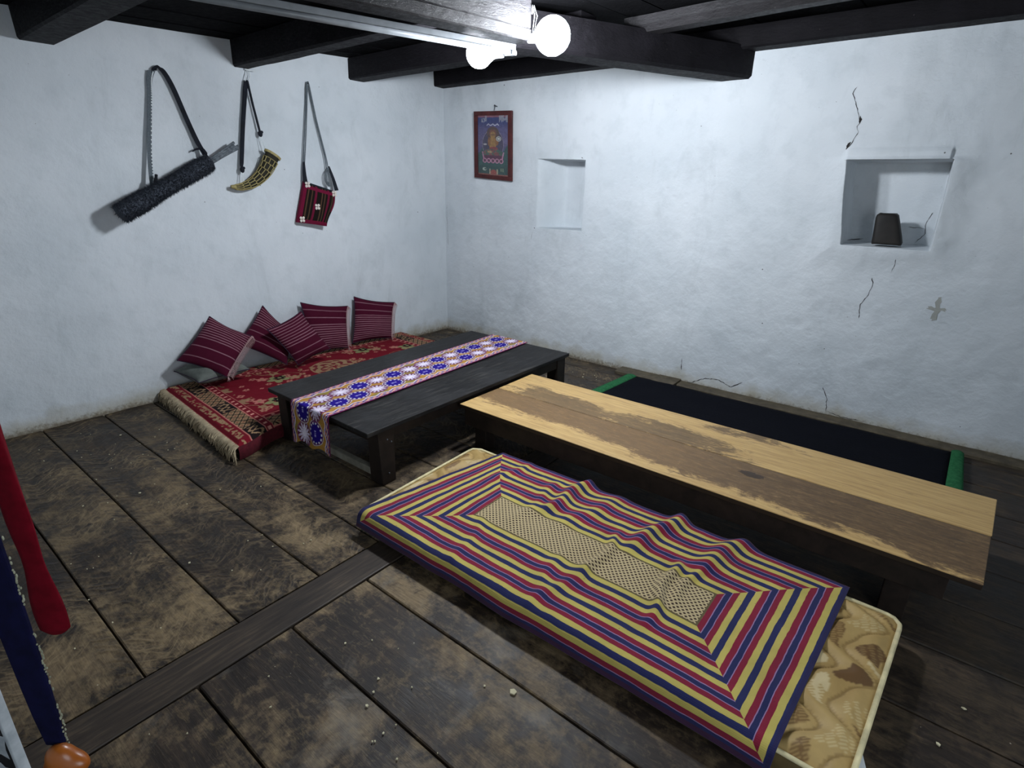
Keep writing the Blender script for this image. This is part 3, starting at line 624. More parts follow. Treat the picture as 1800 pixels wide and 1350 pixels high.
# runner
nS, nW = 640, 110
arcs = np.linspace(0, 2.10, nS); ww = np.linspace(0, 0.362, nW)          # arc from the hanging hem
Wg, Sg = np.meshgrid(ww, arcs)
def runner_col(s, w):
    W = 0.362
    c = np.zeros(s.shape + (3,)) + np.array(hexl(180, 134, 58))
    st = (np.sin(2 * pi * s / 0.008) > 0.2); c = mixc(c, hexl(150, 112, 50), st * 0.6)
    grn = fbm(s, w, 9, 81, 2) > 0.25; c = mixc(c, hexl(110, 116, 60), grn * .6)
    pat = ['BW', 'WB', 'WB', 'BW', 'WB', 'BW', 'BW', 'WB', 'BW', 'WB', 'WB', 'BW', 'BW', 'WB', 'BW']
    pat = ['WB'] + ['BW', 'WB', 'WB', 'BW', 'WB', 'BW', 'WB', 'WB', 'BW', 'WB', 'BW', 'BW', 'WB', 'BW', 'WB']
    cell = 0.138
    k = np.floor(s / cell).astype(int)
    for row in range(2):
        for ci in range(0, 16):
            cs = (ci + 0.5 + (0.22 if row else -0.05)) * cell; cw = W * (0.335 if row == 0 else 0.665)
            dx = (s - cs) / 0.060; dy = (w - cw) / 0.049; r = np.hypot(dx, dy); th = np.arctan2(dy, dx)
            m = r < 1.75
            if not m.any(): continue
            kind = pat[ci % len(pat)][row]
            ring = (r < 1.12) & (r > 0.9); 
            if kind == 'B':
                c = mixc(c, hexl(196, 190, 200), (r < 1.30) & (r > 1.22)); c = mixc(c, hexl(84, 34, 92), (r < 1.20)); c = mixc(c, hexl(34, 14, 128), r < 1.0)
                dots = (np.abs(r - 0.98) < 0.095) & (np.sin(th * 13) > 0.15); c = mixc(c, hexl(236, 232, 240), dots)
                tx = (np.abs(dy) < 0.13) & (np.abs(dx) < 0.32) & (np.sin(dx * 34) > -0.1); c = mixc(c, hexl(190, 180, 236), tx)
            else:
                c = mixc(c, hexl(120, 60, 110), (r < 1.22) & (r > 1.12)); c = mixc(c, hexl(96, 40, 60), (r < 1.10)); star = r < (0.42 + 0.72 * np.abs(np.cos(th * 6.5)) ** 1.4) ; c = mixc(c, hexl(232, 222, 238), star)
                c = mixc(c, hexl(150, 110, 178), (star & (np.abs(np.sin(th * 6.5)) < 0.22) & (r > .25)))
    # wavy multicolour border
    e = np.minimum(w, W - w); wav = 0.046 + 0.007 * np.sin(2 * pi * s / 0.10)
    c = mixc(c, hexl(92, 66, 120), (e < wav)); c = mixc(c, hexl(226, 216, 228), (e < wav) & (e > wav - 0.007))
    c = mixc(c, hexl(206, 128, 84), (e < wav - .012) & (np.sin(2 * pi * (s * 1.0 + w * 1.5) / 0.05) > 0.1) & (e > .012))
    c = mixc(c, hexl(226, 206, 214), (e < wav - .016) & (np.sin(2 * pi * (s - w * 2) / 0.035) > 0.65) & (e > .008))
    c = mixc(c, hexl(104, 30, 74), e < 0.009)
    return c
def runner_pos(s, w):
    hang = 0.215; r = 0.012
    x_l = lambda yy: 1.466 + (yy + 2.72) * (-0.055)
    y = np.where(s < hang, -2.716, 0); z = np.zeros_like(s)
    z = np.where(s < hang, 0.335 - r - (hang - s) + 0.0 * s, 0.336)
    a = np.clip((s - hang) / (r * 1.57), 0, 1) * pi / 2
    y = -2.716 + r * (1 - np.cos(a)) + np.clip(s - hang - r * 1.57, 0, 9)
    z = np.where(s < hang, 0.336 - r - (hang - s), 0.336 - r + r * np.sin(a))
    hem = np.clip(1 - s / 0.05, 0, 1)
    z = z - hem * (0.012 * np.sin(2 * pi * w / 0.17 + 1) - 0.05 * (w - .18))
    z = z + 0.0015 * (fbm(s, w, 8, 84, 2) + 0.5) * (s > hang)
    y = y - np.where(s < hang, (hang - s) * 0.05 + 0.006 * np.sin(w * 34) * np.clip((hang - s) / .1, 0, 1) + 0.002, 0)
    x = x_l(y) + w
    return np.stack([x, y, z], -1)
rn = grid('table_runner', runner_pos(Sg, Wg), M['runner'], col=runner_col(Sg, Wg), origin=(1.6, -1.7, 0.334))
sm = rn.modifiers.new('thick', 'SOLIDIFY'); sm.thickness = 0.0025; sm.offset = 1
tag(rn, 'embroidered runner with blue ovals and white leaves draped along the black table', 'table runner')

# ------------------------------------------------------------------ long pale plank table
lb = empty('long_low_table', (3.3, -1.7, 0), 'long low table with stained pale plank top on dark frame', 'table')
def topgrid(name, c, mat):
    return tplank(name, c, 0.276, 0.300, mat, lb, 0.003)
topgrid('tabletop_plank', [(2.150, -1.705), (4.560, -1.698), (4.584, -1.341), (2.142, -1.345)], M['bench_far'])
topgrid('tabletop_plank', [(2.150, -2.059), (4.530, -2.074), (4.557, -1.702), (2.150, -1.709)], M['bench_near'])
for x0 in (2.21, 4.28):
    for y0 in (-1.995, -1.47):
        B().box(x0, x0 + .085, y0, y0 + .08, 0.002, .276).build('leg', M['dwood'], lb, bevel=.004)
B().box(2.16, 4.45, -2.03, -2.0, .165, .2755).build('apron', M['dwood'], lb, bevel=.002); B().box(2.16, 4.45, -1.385, -1.36, .165, .2755).build('apron', M['dwood'], lb, bevel=.002)
B().box(2.30, 2.325, -1.99, -1.39, .18, .2755).build('apron', M['dwood'], lb); B().box(4.30, 4.325, -1.91, -1.47, .18, .2755).build('apron', M['dwood'], lb)

# ------------------------------------------------------------------ carpeted floor seat
ck = empty('carpet_covered_seat', (0.7, -1.8, 0), 'red patterned carpet over a thin floor pad with cream fringe', 'carpet')
def xr(y): return 1.30 - 0.10 * sstep(-2.93, -2.62, y)
yy = np.linspace(-2.925, -0.70, 560); ff = np.linspace(0, 1, 330); Fg, Yg = np.meshgrid(ff, yy)
ycor = Yg + (Fg - 0.5) * -0.10 * np.clip(1 - (Yg + 2.925) / 1.0, 0, 1)
Xg = 0.045 + (xr(Yg) - 0.045) * Fg
U = Yg + 2.925; Wd = (1 - Fg) * 1.24
def rot(u, w_, a): return u * math.cos(a) - w_ * math.sin(a), u * math.sin(a) + w_ * math.cos(a)
def carpet_col(u, w_):
    red, pink, bei, blk = hexl(116, 18, 34), hexl(190, 116, 106), hexl(158, 128, 96), hexl(28, 18, 20)
    c = np.zeros(u.shape + (3,)) + np.array(red)
    grn = hexl(140, 140, 96)
    # field: scattered flowers
    rng = np.random.RandomState(4)
    def flower(u0, w0, r, pet, col, inner=None, ph=0):
        nonlocal c
        d = np.hypot(u - u0, w_ - w0) / r; th = np.arctan2(u - u0, w_ - w0); m = d < 0.55 + 0.45 * np.abs(np.cos(th * pet / 2 + ph))
        c = mixc(c, col, m & (d > 0.3 if inner is None else d > 0)); 
        if inner is not None: c = mixc(c, inner, d < 0.3)
    for i in range(110):
        u0 = rng.uniform(.3, 1.95); w0 = rng.uniform(.2, 1.15); 
        flower(u0, w0, rng.uniform(.015, .032), rng.choice([4, 5, 6]), mixc(np.array(pink), bei, rng.rand()), None, rng.rand())
    sq = (np.abs(fbm(u, w_, 7, 91, 3)) < 0.035) & (fbm(u, w_, 2.2, 95, 2) > 0.05); c = mixc(c, bei, sq * .9)
    for (u0, w0) in ((0.66, .77), (1.13, .75), (1.90, .75), (1.52, .45), (.45, .35), (1.55, .95)):
        flower(u0, w0, .085, 5, grn, hexl(120, 60, 50), u0); flower(u0 + .02, w0 + .02, .05, 6, blk, grn, 1)
        flower(u0 + .11, w0 - .05, .05, 5, bei, pink, 2); flower(u0 - .09, w0 + .08, .045, 5, pink, bei, 2)
    for (u0, w0) in ((1.12, .72),):
        d = np.hypot((u - u0), (w_ - w0)) / .19; th = np.arctan2(u - u0, w_ - w0)
        c = mixc(c, bei, d < 1); k = (np.sin(d * 16 + 2 * np.sin(th * 5)) + np.sin(th * 9 + d * 9) * .8) > 0.15; c = mixc(c, hexl(116, 40, 46), k & (d < .93)); c = mixc(c, red, (d < .1))
    for i in range(12): pass
    # corner spray of the field
    m = (u < .36) & (w_ > .3) & (fbm(u, w_, 14, 97, 3) > .12); c = mixc(c, bei, m * .8)
    def band(t0, t1, col, e, lim=None):
        nonlocal c
        m = (e >= t0) & (e < t1)
        if lim is not None: m &= lim
        c = mixc(c, col, m)
    v2 = 2.225 - u
    un = np.minimum(u, v2)
    # long (right and left) borders then end borders
    for e, along, o in ((np.minimum(w_, 1.24 - w_), u, 0.0), (un, w_, 0.085)):
        lim = None if o == 0 else None
        b0, b1, b2 = 0.005 + o, 0.125 + o, 0.175 + o
        band(0, b2, red, e)
        lat = (e > b0 + .006) & (e < b1)
        # diamond lattice with little flowers
        p_ = along / 0.062; q_ = (e - b0) / 0.058
        aa, bb = p_ + q_, p_ - q_; fa = np.abs(aa / 1 - np.round(aa)); fb = np.abs(bb - np.round(bb))
        cell = np.maximum(0.5 - fa, 0.5 - fb)
        c = mixc(c, bei, lat); c = mixc(c, blk, lat & ((fa < .10) | (fb < .10)))
        ca, cb = aa - np.floor(aa) - .5, bb - np.floor(bb) - .5; rr = np.hypot(ca, cb); c = mixc(c, hexl(120, 48, 44), lat & (rr < .22) & (np.sin(np.arctan2(ca, cb) * 5) > -.3))
        # scroll cartouches interrupt the lattice
        ct = np.abs((along + .1 + o) % 0.47 - .235); m = lat & (ct < .085); c = mixc(c, blk, m & (ct > .07)); m = m & (ct < .07)
        c = mixc(c, red if o == 0 else blk, m); c = mixc(c, bei, m & (np.abs(np.sin(along * 60) * .035 + .065 + b0 - e + .0) < .010)); c = mixc(c, bei, m & (np.abs(np.cos(along * 75) * .03 + .06 + b0 - e) < .007))
        band(b0, b0 + .007, pink, e); band(b1, b1 + .008, pink, e); band(b2, b2 + .006, pink, e)
        dots = (e > b1 + .016) & (e < b2 - .012) & (np.sin(along * 2 * pi / .062) > .55); c = mixc(c, hexl(214, 150, 136), dots)
    # outermost end strip beyond its own pink line
    m = (un < .078); c = mixc(c, red, m); c = mixc(c, bei, m & (un > .03) & (un < .072) & (fbm(u, w_, 60, 99, 2) > .02)); c = mixc(c, pink, (un < .008))
    return c
Zt = 0.108 + 0.006 * fbm(Xg, Yg, 2.5, 100, 3) + 0.002 * fbm(Xg, Yg, 14, 103, 2)
edge = np.minimum.reduce([U * 1.0, (1 - Fg) * 1.24, Fg * 1.24, 2.225 - U]); Zt = Zt - 0.022 * (1 - sstep(0, .035, edge))
carp = grid('carpet_top', np.stack([Xg, ycor, Zt], -1), M['carpet'], ck, col=carpet_col(U, Wd))
# sides: the rug's skirt down to the floor
def skirt(top, out, name, mat):
    n = len(top); P = np.zeros((6, n, 3)); P[0] = top
    for k, (o_, h_) in enumerate(((.010, .9), (.016, .65), (.014, .4), (.010, .18), (.004, .0))):
        P[k + 1] = top + np.array([out[0], out[1], 0]) * o_; P[k + 1, :, 2] = 0.004 + (top[:, 2] - .004) * h_
    return grid(name, P, mat, ck)
Pt = np.stack([Xg, ycor, Zt], -1)
M['redside'] = m_plain('crimson_rug_side', (66, 12, 22), 0.95, (86, 18, 30), 60)
skirt(Pt[:, -1], (1, 0), 'rug_side', M['redside']); skirt(Pt[:, 0][::-1], (-1, 0), 'rug_side', M['redside']); skirt(Pt[0], (0, -1), 'rug_side', M['fringe']); skirt(Pt[-1][::-1], (0, 1), 'rug_side', M['redside'])
b = B(); rng = random.Random(3)
for i in range(260):
    f = i / 259; x0 = Pt[0, int(f * 329), 0]; y0 = Pt[0, int(f * 329), 1]; z0 = Pt[0, int(f * 329), 2]
    x0 += rng.uniform(-.01, .01); L = rng.uniform(.04, .11); a = rng.uniform(-.9, .9) + .35 * math.sin(f * 40)
    pts = [(x0, y0 + .006, z0 + .004), (x0 + a * .01, y0 - .018, z0 - .004), (x0 + a * .03, y0 - .030 - rng.uniform(0, .012), z0 - L * .45), (x0 + a * .06, y0 - .026 - rng.uniform(0, .025), max(.006, z0 - L))]
    b.tube(pts, [.003, .0052, .0048, .0018], 5)
fr = b.build('fringe', M['fringe'], carp, smooth=True); fr['kind'] = 'stuff'
# ------------------------------------------------------------------ cushions
def cushion(name, C, bulge, stripes, mat, label, trim=None, group=None, plain=None, cat='cushion', n=116, front=1.0):
    C = np.array(C, float)   # TL, TR, BR, BL
    a = np.linspace(-1, 1, n); A, Bq = np.meshgrid(a, a)      # A across, Bq from top(-1) to bottom(+1)
    cen = C.mean(0); nrm = np.cross(C[1] - C[0], C[3] - C[0]); nrm /= np.linalg.norm(nrm)
    if np.dot(nrm, np.array([4.2, -4.2, 1.5]) - cen) < 0: nrm = -nrm
    pin = 0.085; sh = lambda p, q: p * (1 - pin * (1 - q * q) * np.abs(p) ** 2)
    A2, B2 = sh(A, Bq), sh(Bq, A)
    s_, t_ = (A2 + 1) / 2, (B2 + 1) / 2
    base = (C[0] * ((1 - s_) * (1 - t_))[..., None] + C[1] * (s_ * (1 - t_))[..., None] + C[2] * (s_ * t_)[..., None] + C[3] * ((1 - s_) * t_)[..., None])
    h = bulge * ((1 - np.abs(A) ** 2.6) * (1 - np.abs(Bq) ** 2.6)) ** 0.55 * (1 + .06 * fbm(A, Bq, 2, hash(label) % 90, 2))
    base = base + nrm * (0.012 * fbm(A, Bq, 1.2, 7, 2))[..., None]
    root = empty(name, tuple(np.round([cen[0], cen[1], C[:, 2].min()], 3)), label, cat, group)
    def colr(back):
        c = np.zeros(A.shape + (3,)) + np.array(plain if plain is not None else hexl(68, 12, 34))
        if stripes:
            tt = (Bq + 1) / 2
            for p_ in stripes:
                wv = p_ + 0.004 * fbm(A, A * 0 + p_, 3, 5, 2); c = mixc(c, hexl(150, 108, 120), np.clip(1.7 - np.abs(tt - wv) / .0060, 0, 1) * .9)
        return c
    # finer front for crisp stripes
    P1 = base + nrm * h[..., None] * front; P2 = base - nrm * (h * (2 - front) * .9)[..., None]
    F1 = gridF(n, n); F2 = gridF(n, n)[:, ::-1] + n * n
    V = np.concatenate([P1.reshape(-1, 3), P2.reshape(-1, 3)]); cc = np.concatenate([colr(0).reshape(-1, 3), colr(1).reshape(-1, 3)])
    o = mesh('cushion_cover', V, np.concatenate([F1, F2]), mat, root, smooth=True, col=cc)
    # seam / trim
    idx = [(0, i) for i in range(n)], [(i, n - 1) for i in range(n)], [(n - 1, n - 1 - i) for i in range(n)], [(n - 1 - i, 0) for i in range(n)]
    bs = B()
    for k, ed in enumerate(idx):
        if trim is not None and k == trim: continue
        bs.tube([tuple(base[q]) for q in ed[::5]], .0035, 5)
    bs.build('seam', M['seam'], root, smooth=True)
    if trim is not None:
        ed = idx[trim]; bt = B(); pts = [Vector(base[q]) + Vector(nrm) * .008 for q in ed]
        out = (Vector(base[ed[n // 2]]) - Vector(cen)).normalized()
        for off in (-.004, .003): bt.tube([p + out * off + Vector(nrm) * .002 for p in pts[1:-1:4]], .0026, 5)
        for i in range(4, n - 4, 3):
            p = pts[i]; bt.tube([p, p + out * .02 + Vector((0, 0, -.006)), p + out * .030 + Vector((0, 0, -.022))], [.0022, .0025, .001], 4)
        for e in (pts[1], pts[-2]):
            for q in range(7):
                v = Vector((random.uniform(-1, 1), random.uniform(-1, 1), -2.2)).normalized() * random.uniform(.02, .035); bt.tube([e, e + v * .5 + out * .006, e + v + out * .004], [.0022, .0025, .001], 4)
        bt.build('tasselled_trim', M['trim'], root, smooth=True)
    return root
M['seam'] = m_plain('dark_seam', (44, 34, 50), 0.95); M['trim'] = m_plain('pink_tassel_yarn', (150, 112, 116), 0.95, (190, 160, 158), 90)
d1 = [.03 + .048 * i for i in range(11)]
cushion('cushion', [(0.075, -2.50, 0.560), (0.19, -2.265, 0.385), (0.40, -2.585, 0.185), (0.17, -2.80, 0.315)], .06, [.04 + .052 * i for i in range(9)] + [.64, .86], M['cushion'], 'leftmost maroon cushion leaning over the flat grey cushion, tassels facing right', 1, 'maroon striped cushions')
cushion('cushion', [(0.085, -2.10, 0.580), (0.19, -1.92, 0.33), (0.335, -2.10, 0.150), (0.16, -2.38, 0.345)], .05, [.06 + .055 * i for i in range(8)] + [.60, .80], M['cushion'], 'maroon cushion half hidden between the leftmost and the front tilted one', None, 'maroon striped cushions')
cushion('cushion', [(0.31, -2.205, 0.448), (0.25, -1.881, 0.527), (0.41, -1.755, 0.220), (0.39, -2.035, 0.145)], .055, [.04 + .062 * i for i in range(9)] + [.72, .88], M['cushion'], 'maroon cushion tilted on its corner in front of two others', None, 'maroon striped cushions')
cushion('cushion', [(0.06, -1.765, 0.553), (0.13, -1.361, 0.472), (0.215, -1.449, 0.128), (0.17, -1.80, 0.130)], .06, [.13, .29] + [.44 + .048 * i for i in range(12)], M['cushion'], 'upright maroon cushion against the wall, second from right, partly covered', 1, 'maroon striped cushions')
cushion('cushion', [(0.06, -1.238, 0.529), (0.14, -0.845, 0.431), (0.24, -0.985, 0.130), (0.15, -1.355, 0.135)], .06, [.11, .28] + [.40 + .048 * i for i in range(12)], M['cushion'], 'rightmost maroon cushion standing alone against the white wall', 1, 'maroon striped cushions')
cushion('flat_cushion', [(0.075, -2.80, 0.215), (0.07, -2.42, 0.215), (0.36, -2.40, 0.190), (0.35, -2.755, 0.185)], .075, None, M['grey'], 'plain grey cushion lying flat beneath the leftmost maroon cushion', None, None, hexl(90, 92, 88))

# ------------------------------------------------------------------ foam mattress
fm = empty('foam_mattress', (3.37, -2.52, 0), 'thin beige quilted mattress showing at both ends of the striped mat', 'mattress')
# rounded rectangle outline; corners (left-near, left-far, right-far, right-near)
Q = np.array([(2.372, -2.935), (2.332, -2.125), (4.352, -2.145), (4.300, -2.925)])
mu = np.linspace(0, 1, 330); mv = np.linspace(0, 1, 130); Ug, Vg = np.meshgrid(mu, mv)
def mpos(u, v):
    # squeeze the square's corners round
    a, b_ = 2 * u - 1, 2 * v - 1; rx, ry = 0.045, 0.11
    ex = np.clip((np.abs(b_) - (1 - ry)) / ry, 0, 1); ey = np.clip((np.abs(a) - (1 - rx)) / rx, 0, 1)
    a2 = np.sign(a) * np.minimum(np.abs(a), 1 - rx * (1 - np.sqrt(np.clip(1 - ex ** 2, 0, 1)))); b2 = b_
    s_, t_ = (a2 + 1) / 2, (b2 + 1) / 2
    return (Q[0] * ((1 - s_) * (1 - t_))[..., None] + Q[3] * (s_ * (1 - t_))[..., None] + Q[2] * (s_ * t_)[..., None] + Q[1] * ((1 - s_) * t_)[..., None])
PM = mpos(Ug, Vg); mx_, my_ = PM[..., 0], PM[..., 1]
# quilting: bulbous S-shaped seams running across the width
ph = 2 * pi * (my_ + 0.03) / 0.27
kk = (mx_ - 2.36) / 0.112; warpx = 0.42 * np.sin(ph) + 0.13 * np.sin(2 * ph + .6)
fld = kk + warpx; sd = np.abs(fld - np.round(fld))
seamh = np.clip(sd / 0.5, 0, 1) ** 0.5
edge = np.minimum.reduce([Ug * 1.97, (1 - Ug) * 1.97, Vg * .8, (1 - Vg) * .8])
zq = 0.096 + 0.022 * seamh * sstep(0, .05, edge) * (1 - .75 * sstep(2.58, 2.66, mx_) * (1 - sstep(4.06, 4.12, mx_))) + 0.004 * sstep(0, .03, edge)
def foam_col():
    c = np.zeros(mx_.shape + (3,)) + np.array(hexl(168, 138, 84)); c = mixc(c, hexl(192, 164, 108), fbm(mx_, my_, 8, 120, 2) * .5 + .4)
    c = mixc(c, hexl(120, 94, 54), (sd < .05) * .5)
    cellx, celly = np.floor(fld), np.floor((my_ + .03) / .27 + .5 * (np.floor(fld) % 2))
    fx = fld - np.floor(fld) - .5; fy = ((my_ + .03) / .27 + .5 * (np.floor(fld) % 2)) % 1 - .5
    net = (np.sin(mx_ * 2 * pi / .010) * np.sin(my_ * 2 * pi / .012) > -.35)
    e1 = np.hypot((fx - .10) / .34, (fy - .22) / .17) < 1; e2 = np.hypot((fx + .1 + fy * .8) / .20, (fy + .2) / .24) < 1
    c = mixc(c, hexl(96, 66, 40), (e1 & ((cellx + celly) % 2 == 0)) * (.55 + .35 * net)); c = mixc(c, hexl(104, 72, 42), (e2 & ((cellx + celly) % 2 == 1)) * (.35 + .45 * net))
    c = mixc(c, hexl(222, 206, 164), (e2 & ((cellx + celly) % 2 == 0) & net) * .6); c = mixc(c, hexl(214, 196, 150), (e1 & ((cellx + celly) % 2 == 1) & ~net) * .6)
    return c
grid('quilted_top', np.stack([mx_, my_, zq], -1), M['foam'], fm, col=foam_col())
ring = [PM[0, i] for i in range(0, 330, 4)] + [PM[j, -1] for j in range(0, 130, 4)] + [PM[-1, i] for i in range(329, 0, -4)] + [PM[j, 0] for j in range(129, 0, -4)]
ring = np.array(ring); n = len(ring)
def dedupe(r):
    o = [r[0]]
    for q in r[1:]:
        if np.linalg.norm(q - o[-1]) > .006: o.append(q)
    return np.array(o)
ring = dedupe(ring); cen = ring.mean(0)
hs = [(.0985, 0), (.09, .006), (.06, .010), (.03, .008), (.004, .0)]; P = np.zeros((len(hs), len(ring) + 1, 3)); rc = np.vstack([ring, ring[:1]])
nrm = (rc - cen) / np.linalg.norm(rc - cen, axis=1)[:, None]
for k, (z_, o_) in enumerate(hs): P[k, :, :2] = rc + nrm * o_; P[k, :, 2] = z_
grid('mattress_side', P, M['ticking'], fm)
for z_, nm in ((.099, 'piping'), (.010, 'piping')):
    if z_ > .05: B().tube([(p[0], p[1], z_) for p in rc + nrm * .004] + [(rc[1][0], rc[1][1], z_)], .0075, 6).build(nm, M['piping'], fm, smooth=True)
tg = B().hexa([(4.312, -2.84, .088), (4.318, -2.78, .086), (4.345, -2.78, .02), (4.340, -2.85, .018), (4.314, -2.84, .089), (4.320, -2.78, .087), (4.347, -2.78, .021), (4.342, -2.85, .019)]).build('care_tag', M['tagm'], fm); tag(tg, 'white care tag')
b = B()
for i in range(4): b.box(4.3365, 4.3385, -2.835 + .008 * i, -2.832 + .008 * i, .03, .045)
# ------------------------------------------------------------------ striped mat
nu, nv = 620, 330
fu = np.linspace(0, 1, nu); bv = np.linspace(0, 0.93, nv); Fu, Bv = np.meshgrid(fu, bv)
xl = 2.519 - 0.145 * Bv / .9; xrr = 4.185 - 0.05 * Bv / .9
Xm = xl + (xrr - xl) * Fu
D = 0.826; r = 0.03
over = np.clip(Bv - D, 0, 9); ang = np.clip(over / r, 0, pi / 2 * .96); yb = -2.105 - np.minimum(Bv, D) - r * np.sin(ang) - np.clip(over - r * pi / 2, 0, 9) * .10
zb = 0.122 - r * (1 - np.cos(ang)) - np.clip(over - r * pi / 2, 0, 9) * .95
rid = 0 * Xm
for (xc, sl, w_, a_, b0, b1) in ((3.06, -.10, .035, .026, -.2, .36), (3.53, -.25, .040, .030, -.2, .34), (3.80, -.35, .045, .026, -.2, .30), (3.36, .06, .022, .017, .28, .62), (3.60, .12, .022, .022, .30, .66), (3.75, -.1, .02, .014, .28, .5),
                                 (2.93, .1, .03, .010, .1, .5), (3.25, -.3, .05, .012, .0, .4), (3.15, .2, .03, .008, .45, .8), (2.7, .3, .03, .006, .5, .9), (3.95, .2, .03, .008, .4, .8), (3.45, -.15, .03, .009, .55, .85), (2.72, -.2, .025, .007, .0, .3)):
    cx = xc + sl * Bv + .012 * np.sin(Bv * 22 + xc * 9); d = (Xm - cx) / w_
    rid = rid + 1.35 * a_ * np.exp(-d * d) * sstep(b0 - .08, b0 + .06, Bv) * (1 - sstep(b1 - .10, b1 + .06, Bv))
soft = 0.0045 * (fbm(Xm, Bv, 3.5, 130, 3) + .5) + 0.003 * (fbm(Xm, Bv, 11, 133, 2) + .5)
top = 1 - np.clip(over / .04, 0, 1)
zm = zb + (rid + soft) * top
# hem of the hanging side waves in and out
wave_ = 0.010 * fbm(Xm, Xm * 0, 4, 136, 2) * np.clip(over / .05, 0, 1)
ym = yb + wave_ - 0.004 * np.clip(over / .05, 0, 1) + .006 * fbm(Xm, Xm * 0 + .5, 3, 137, 2) * (1 - np.clip(Bv / .2, 0, 1))
# the beige quilting lies below; keep clear of it
inn_l, inn_r = 2.800, 3.815
xin_l = inn_l + 0 * Bv
fl = (xin_l - Xm) / np.maximum(1e-6, (xin_l - xl)) ; frr = (Xm - inn_r) / (xrr - inn_r)
short = np.maximum(fl, frr) * 17; long_ = np.maximum((0.358 - Bv) / 0.358, (Bv - 0.555) / 0.360) * 17
st = grid('striped_mat', np.stack([Xm, ym, zm], -1), M['stripes'], flip=True, origin=(3.3, -2.5, 0.115), attrs=dict(short_side=short, long_side=long_, u=Xm, v=Bv))
sm = st.modifiers.new('thick', 'SOLIDIFY'); sm.thickness = 0.004; sm.offset = -1
tag(st, 'wrinkled mat with red, navy and yellow mitred stripes spread on the mattress', 'mat')

# ------------------------------------------------------------------ navy pad with green ends behind the long table
pd = empty('felt_pad', (3.4, -.7, 0), 'dark navy pad with green end bands between long table and wall', 'floor pad')
def pad(name, x0, x1, mat, hh=.035, skl=0, skr=0):
    nx, ny = max(8, int((x1 - x0) / .04)), 26; a = np.linspace(0, 1, nx); b_ = np.linspace(0, 1, ny); A_, B_ = np.meshgrid(a, b_)
    Y = -1.25 + B_ * (1.25 - .135); X = (x0 + skl * B_) * (1 - A_) + (x1 + skr * B_) * A_; Y = Y + .01 * fbm(X, B_ * 0, 5, 141, 2)
    e = np.minimum(B_, 1 - B_) * 1.1; Z = .006 + hh * sstep(-.01, .03, e) + .005 * fbm(X, Y, 6, 140, 3)
    if name == 'end_band': Z = Z + .012 * (1 - (2 * A_ - 1) ** 2)
    o = grid(name, np.stack([X, Y, Z], -1), mat, pd); m = o.modifiers.new('t', 'SOLIDIFY'); m.thickness = .012; m.offset = -1
pad('pad_cover', 2.32, 4.44, M['bluefelt'], .03, .05, .03); pad('end_band', 2.235, 2.325, M['greenfelt'], .03, .05, .05); pad('end_band', 4.435, 4.525, M['greenfelt'], .04, .03, -.0)

# ------------------------------------------------------------------ things on the left wall
def bez(pts, n=8):
    pts = [np.array(p, float) for p in pts]; out = []
    for i in range(len(pts) - 1):
        p0 = pts[max(i - 1, 0)]; p1 = pts[i]; p2 = pts[i + 1]; p3 = pts[min(i + 2, len(pts) - 1)]
        for k in range(n):
            t = k / n; out.append(0.5 * ((2 * p1) + (-p0 + p2) * t + (2 * p0 - 5 * p1 + 4 * p2 - p3) * t * t + (-p0 + 3 * p1 - 3 * p2 + p3) * t ** 3))
    out.append(pts[-1]); return [tuple(p) for p in out]
# furry quiver
qv = empty('quiver', (0.05, -2.6, 1.45), 'dark furry tube quiver with a bundle of split canes hanging slanted on a strap', 'quiver')
q0, q1 = np.array((0.15, -2.948, 1.284)), np.array((0.10, -2.345, 1.603)); ax = (q1 - q0) / np.linalg.norm(q1 - q0)
N_ = 40; fz = np.linspace(0, 1, N_); pts = [tuple(q0 + (q1 - q0) * f) for f in fz]
B().tube(pts, [.052 + .004 * math.sin(f * 9) - .006 * f for f in fz], 16, up=(1, 0, 0)).build('tube_body', M['fur'], qv, smooth=True); qbody = bpy.data.objects['tube_body']
b = B(); a1 = np.cross(ax, (1, 0, 0)); a1 /= np.linalg.norm(a1); a2 = np.cross(ax, a1); rng = random.Random(8)
for i in range(9000):
    f = rng.random(); th = rng.random() * 2 * pi; rr = .051 + .004 * math.sin(f * 9) - .006 * f
    n_ = a1 * math.cos(th) + a2 * math.sin(th); p = q0 + (q1 - q0) * f + n_ * rr
    if p[0] < .03: continue
    L = rng.uniform(.012, .026); tip = p + n_ * L * .7 + ax * rng.uniform(-.012, .004) + np.array([0, rng.uniform(-.005, .005), rng.uniform(-.01, .003)])
    s_ = a1 * -math.sin(th) + a2 * math.cos(th); tip[0] = max(tip[0], .024)
    b.add([p + s_ * .0022, p - s_ * .0022 , p - ax * .002, tip], [(0, 1, 3), (1, 2, 3), (2, 0, 3)])
fu_ = b.build('fur', M['fur'], qbody); fu_['kind'] = 'stuff'
e0 = q1 - ax * .02; e1 = np.array((0.095, -2.16, 1.712))
for k in range(9):
    th = 2 * pi * k / 9; o0 = (a1 * math.cos(th) + a2 * math.sin(th)) * .014; o1 = (a1 * math.cos(th) + a2 * math.sin(th)) * (.020 + .002 * (k % 3))
    B().tube([tuple(e0 + o0), tuple((e0 + e1) / 2 + o0 * 1.1), tuple(e1 + o1 + ax * .012 * ((k * 5) % 3))], [.007, .007, .009], 6).build('cane', M['stick'], qv, smooth=True)
B().tube([tuple(q1 - ax * .012), tuple(q1 + ax * .01)], [.038, .034], 14, up=(1, 0, 0)).build('mouth_band', M['black'], qv)
sl = bez([(.075, -2.710, 1.425), (.06, -2.704, 1.50), (.04, -2.680, 1.65), (.03, -2.640, 1.85), (.025, -2.612, 1.99), (.025, -2.598, 2.07), (.028, -2.578, 2.125)])
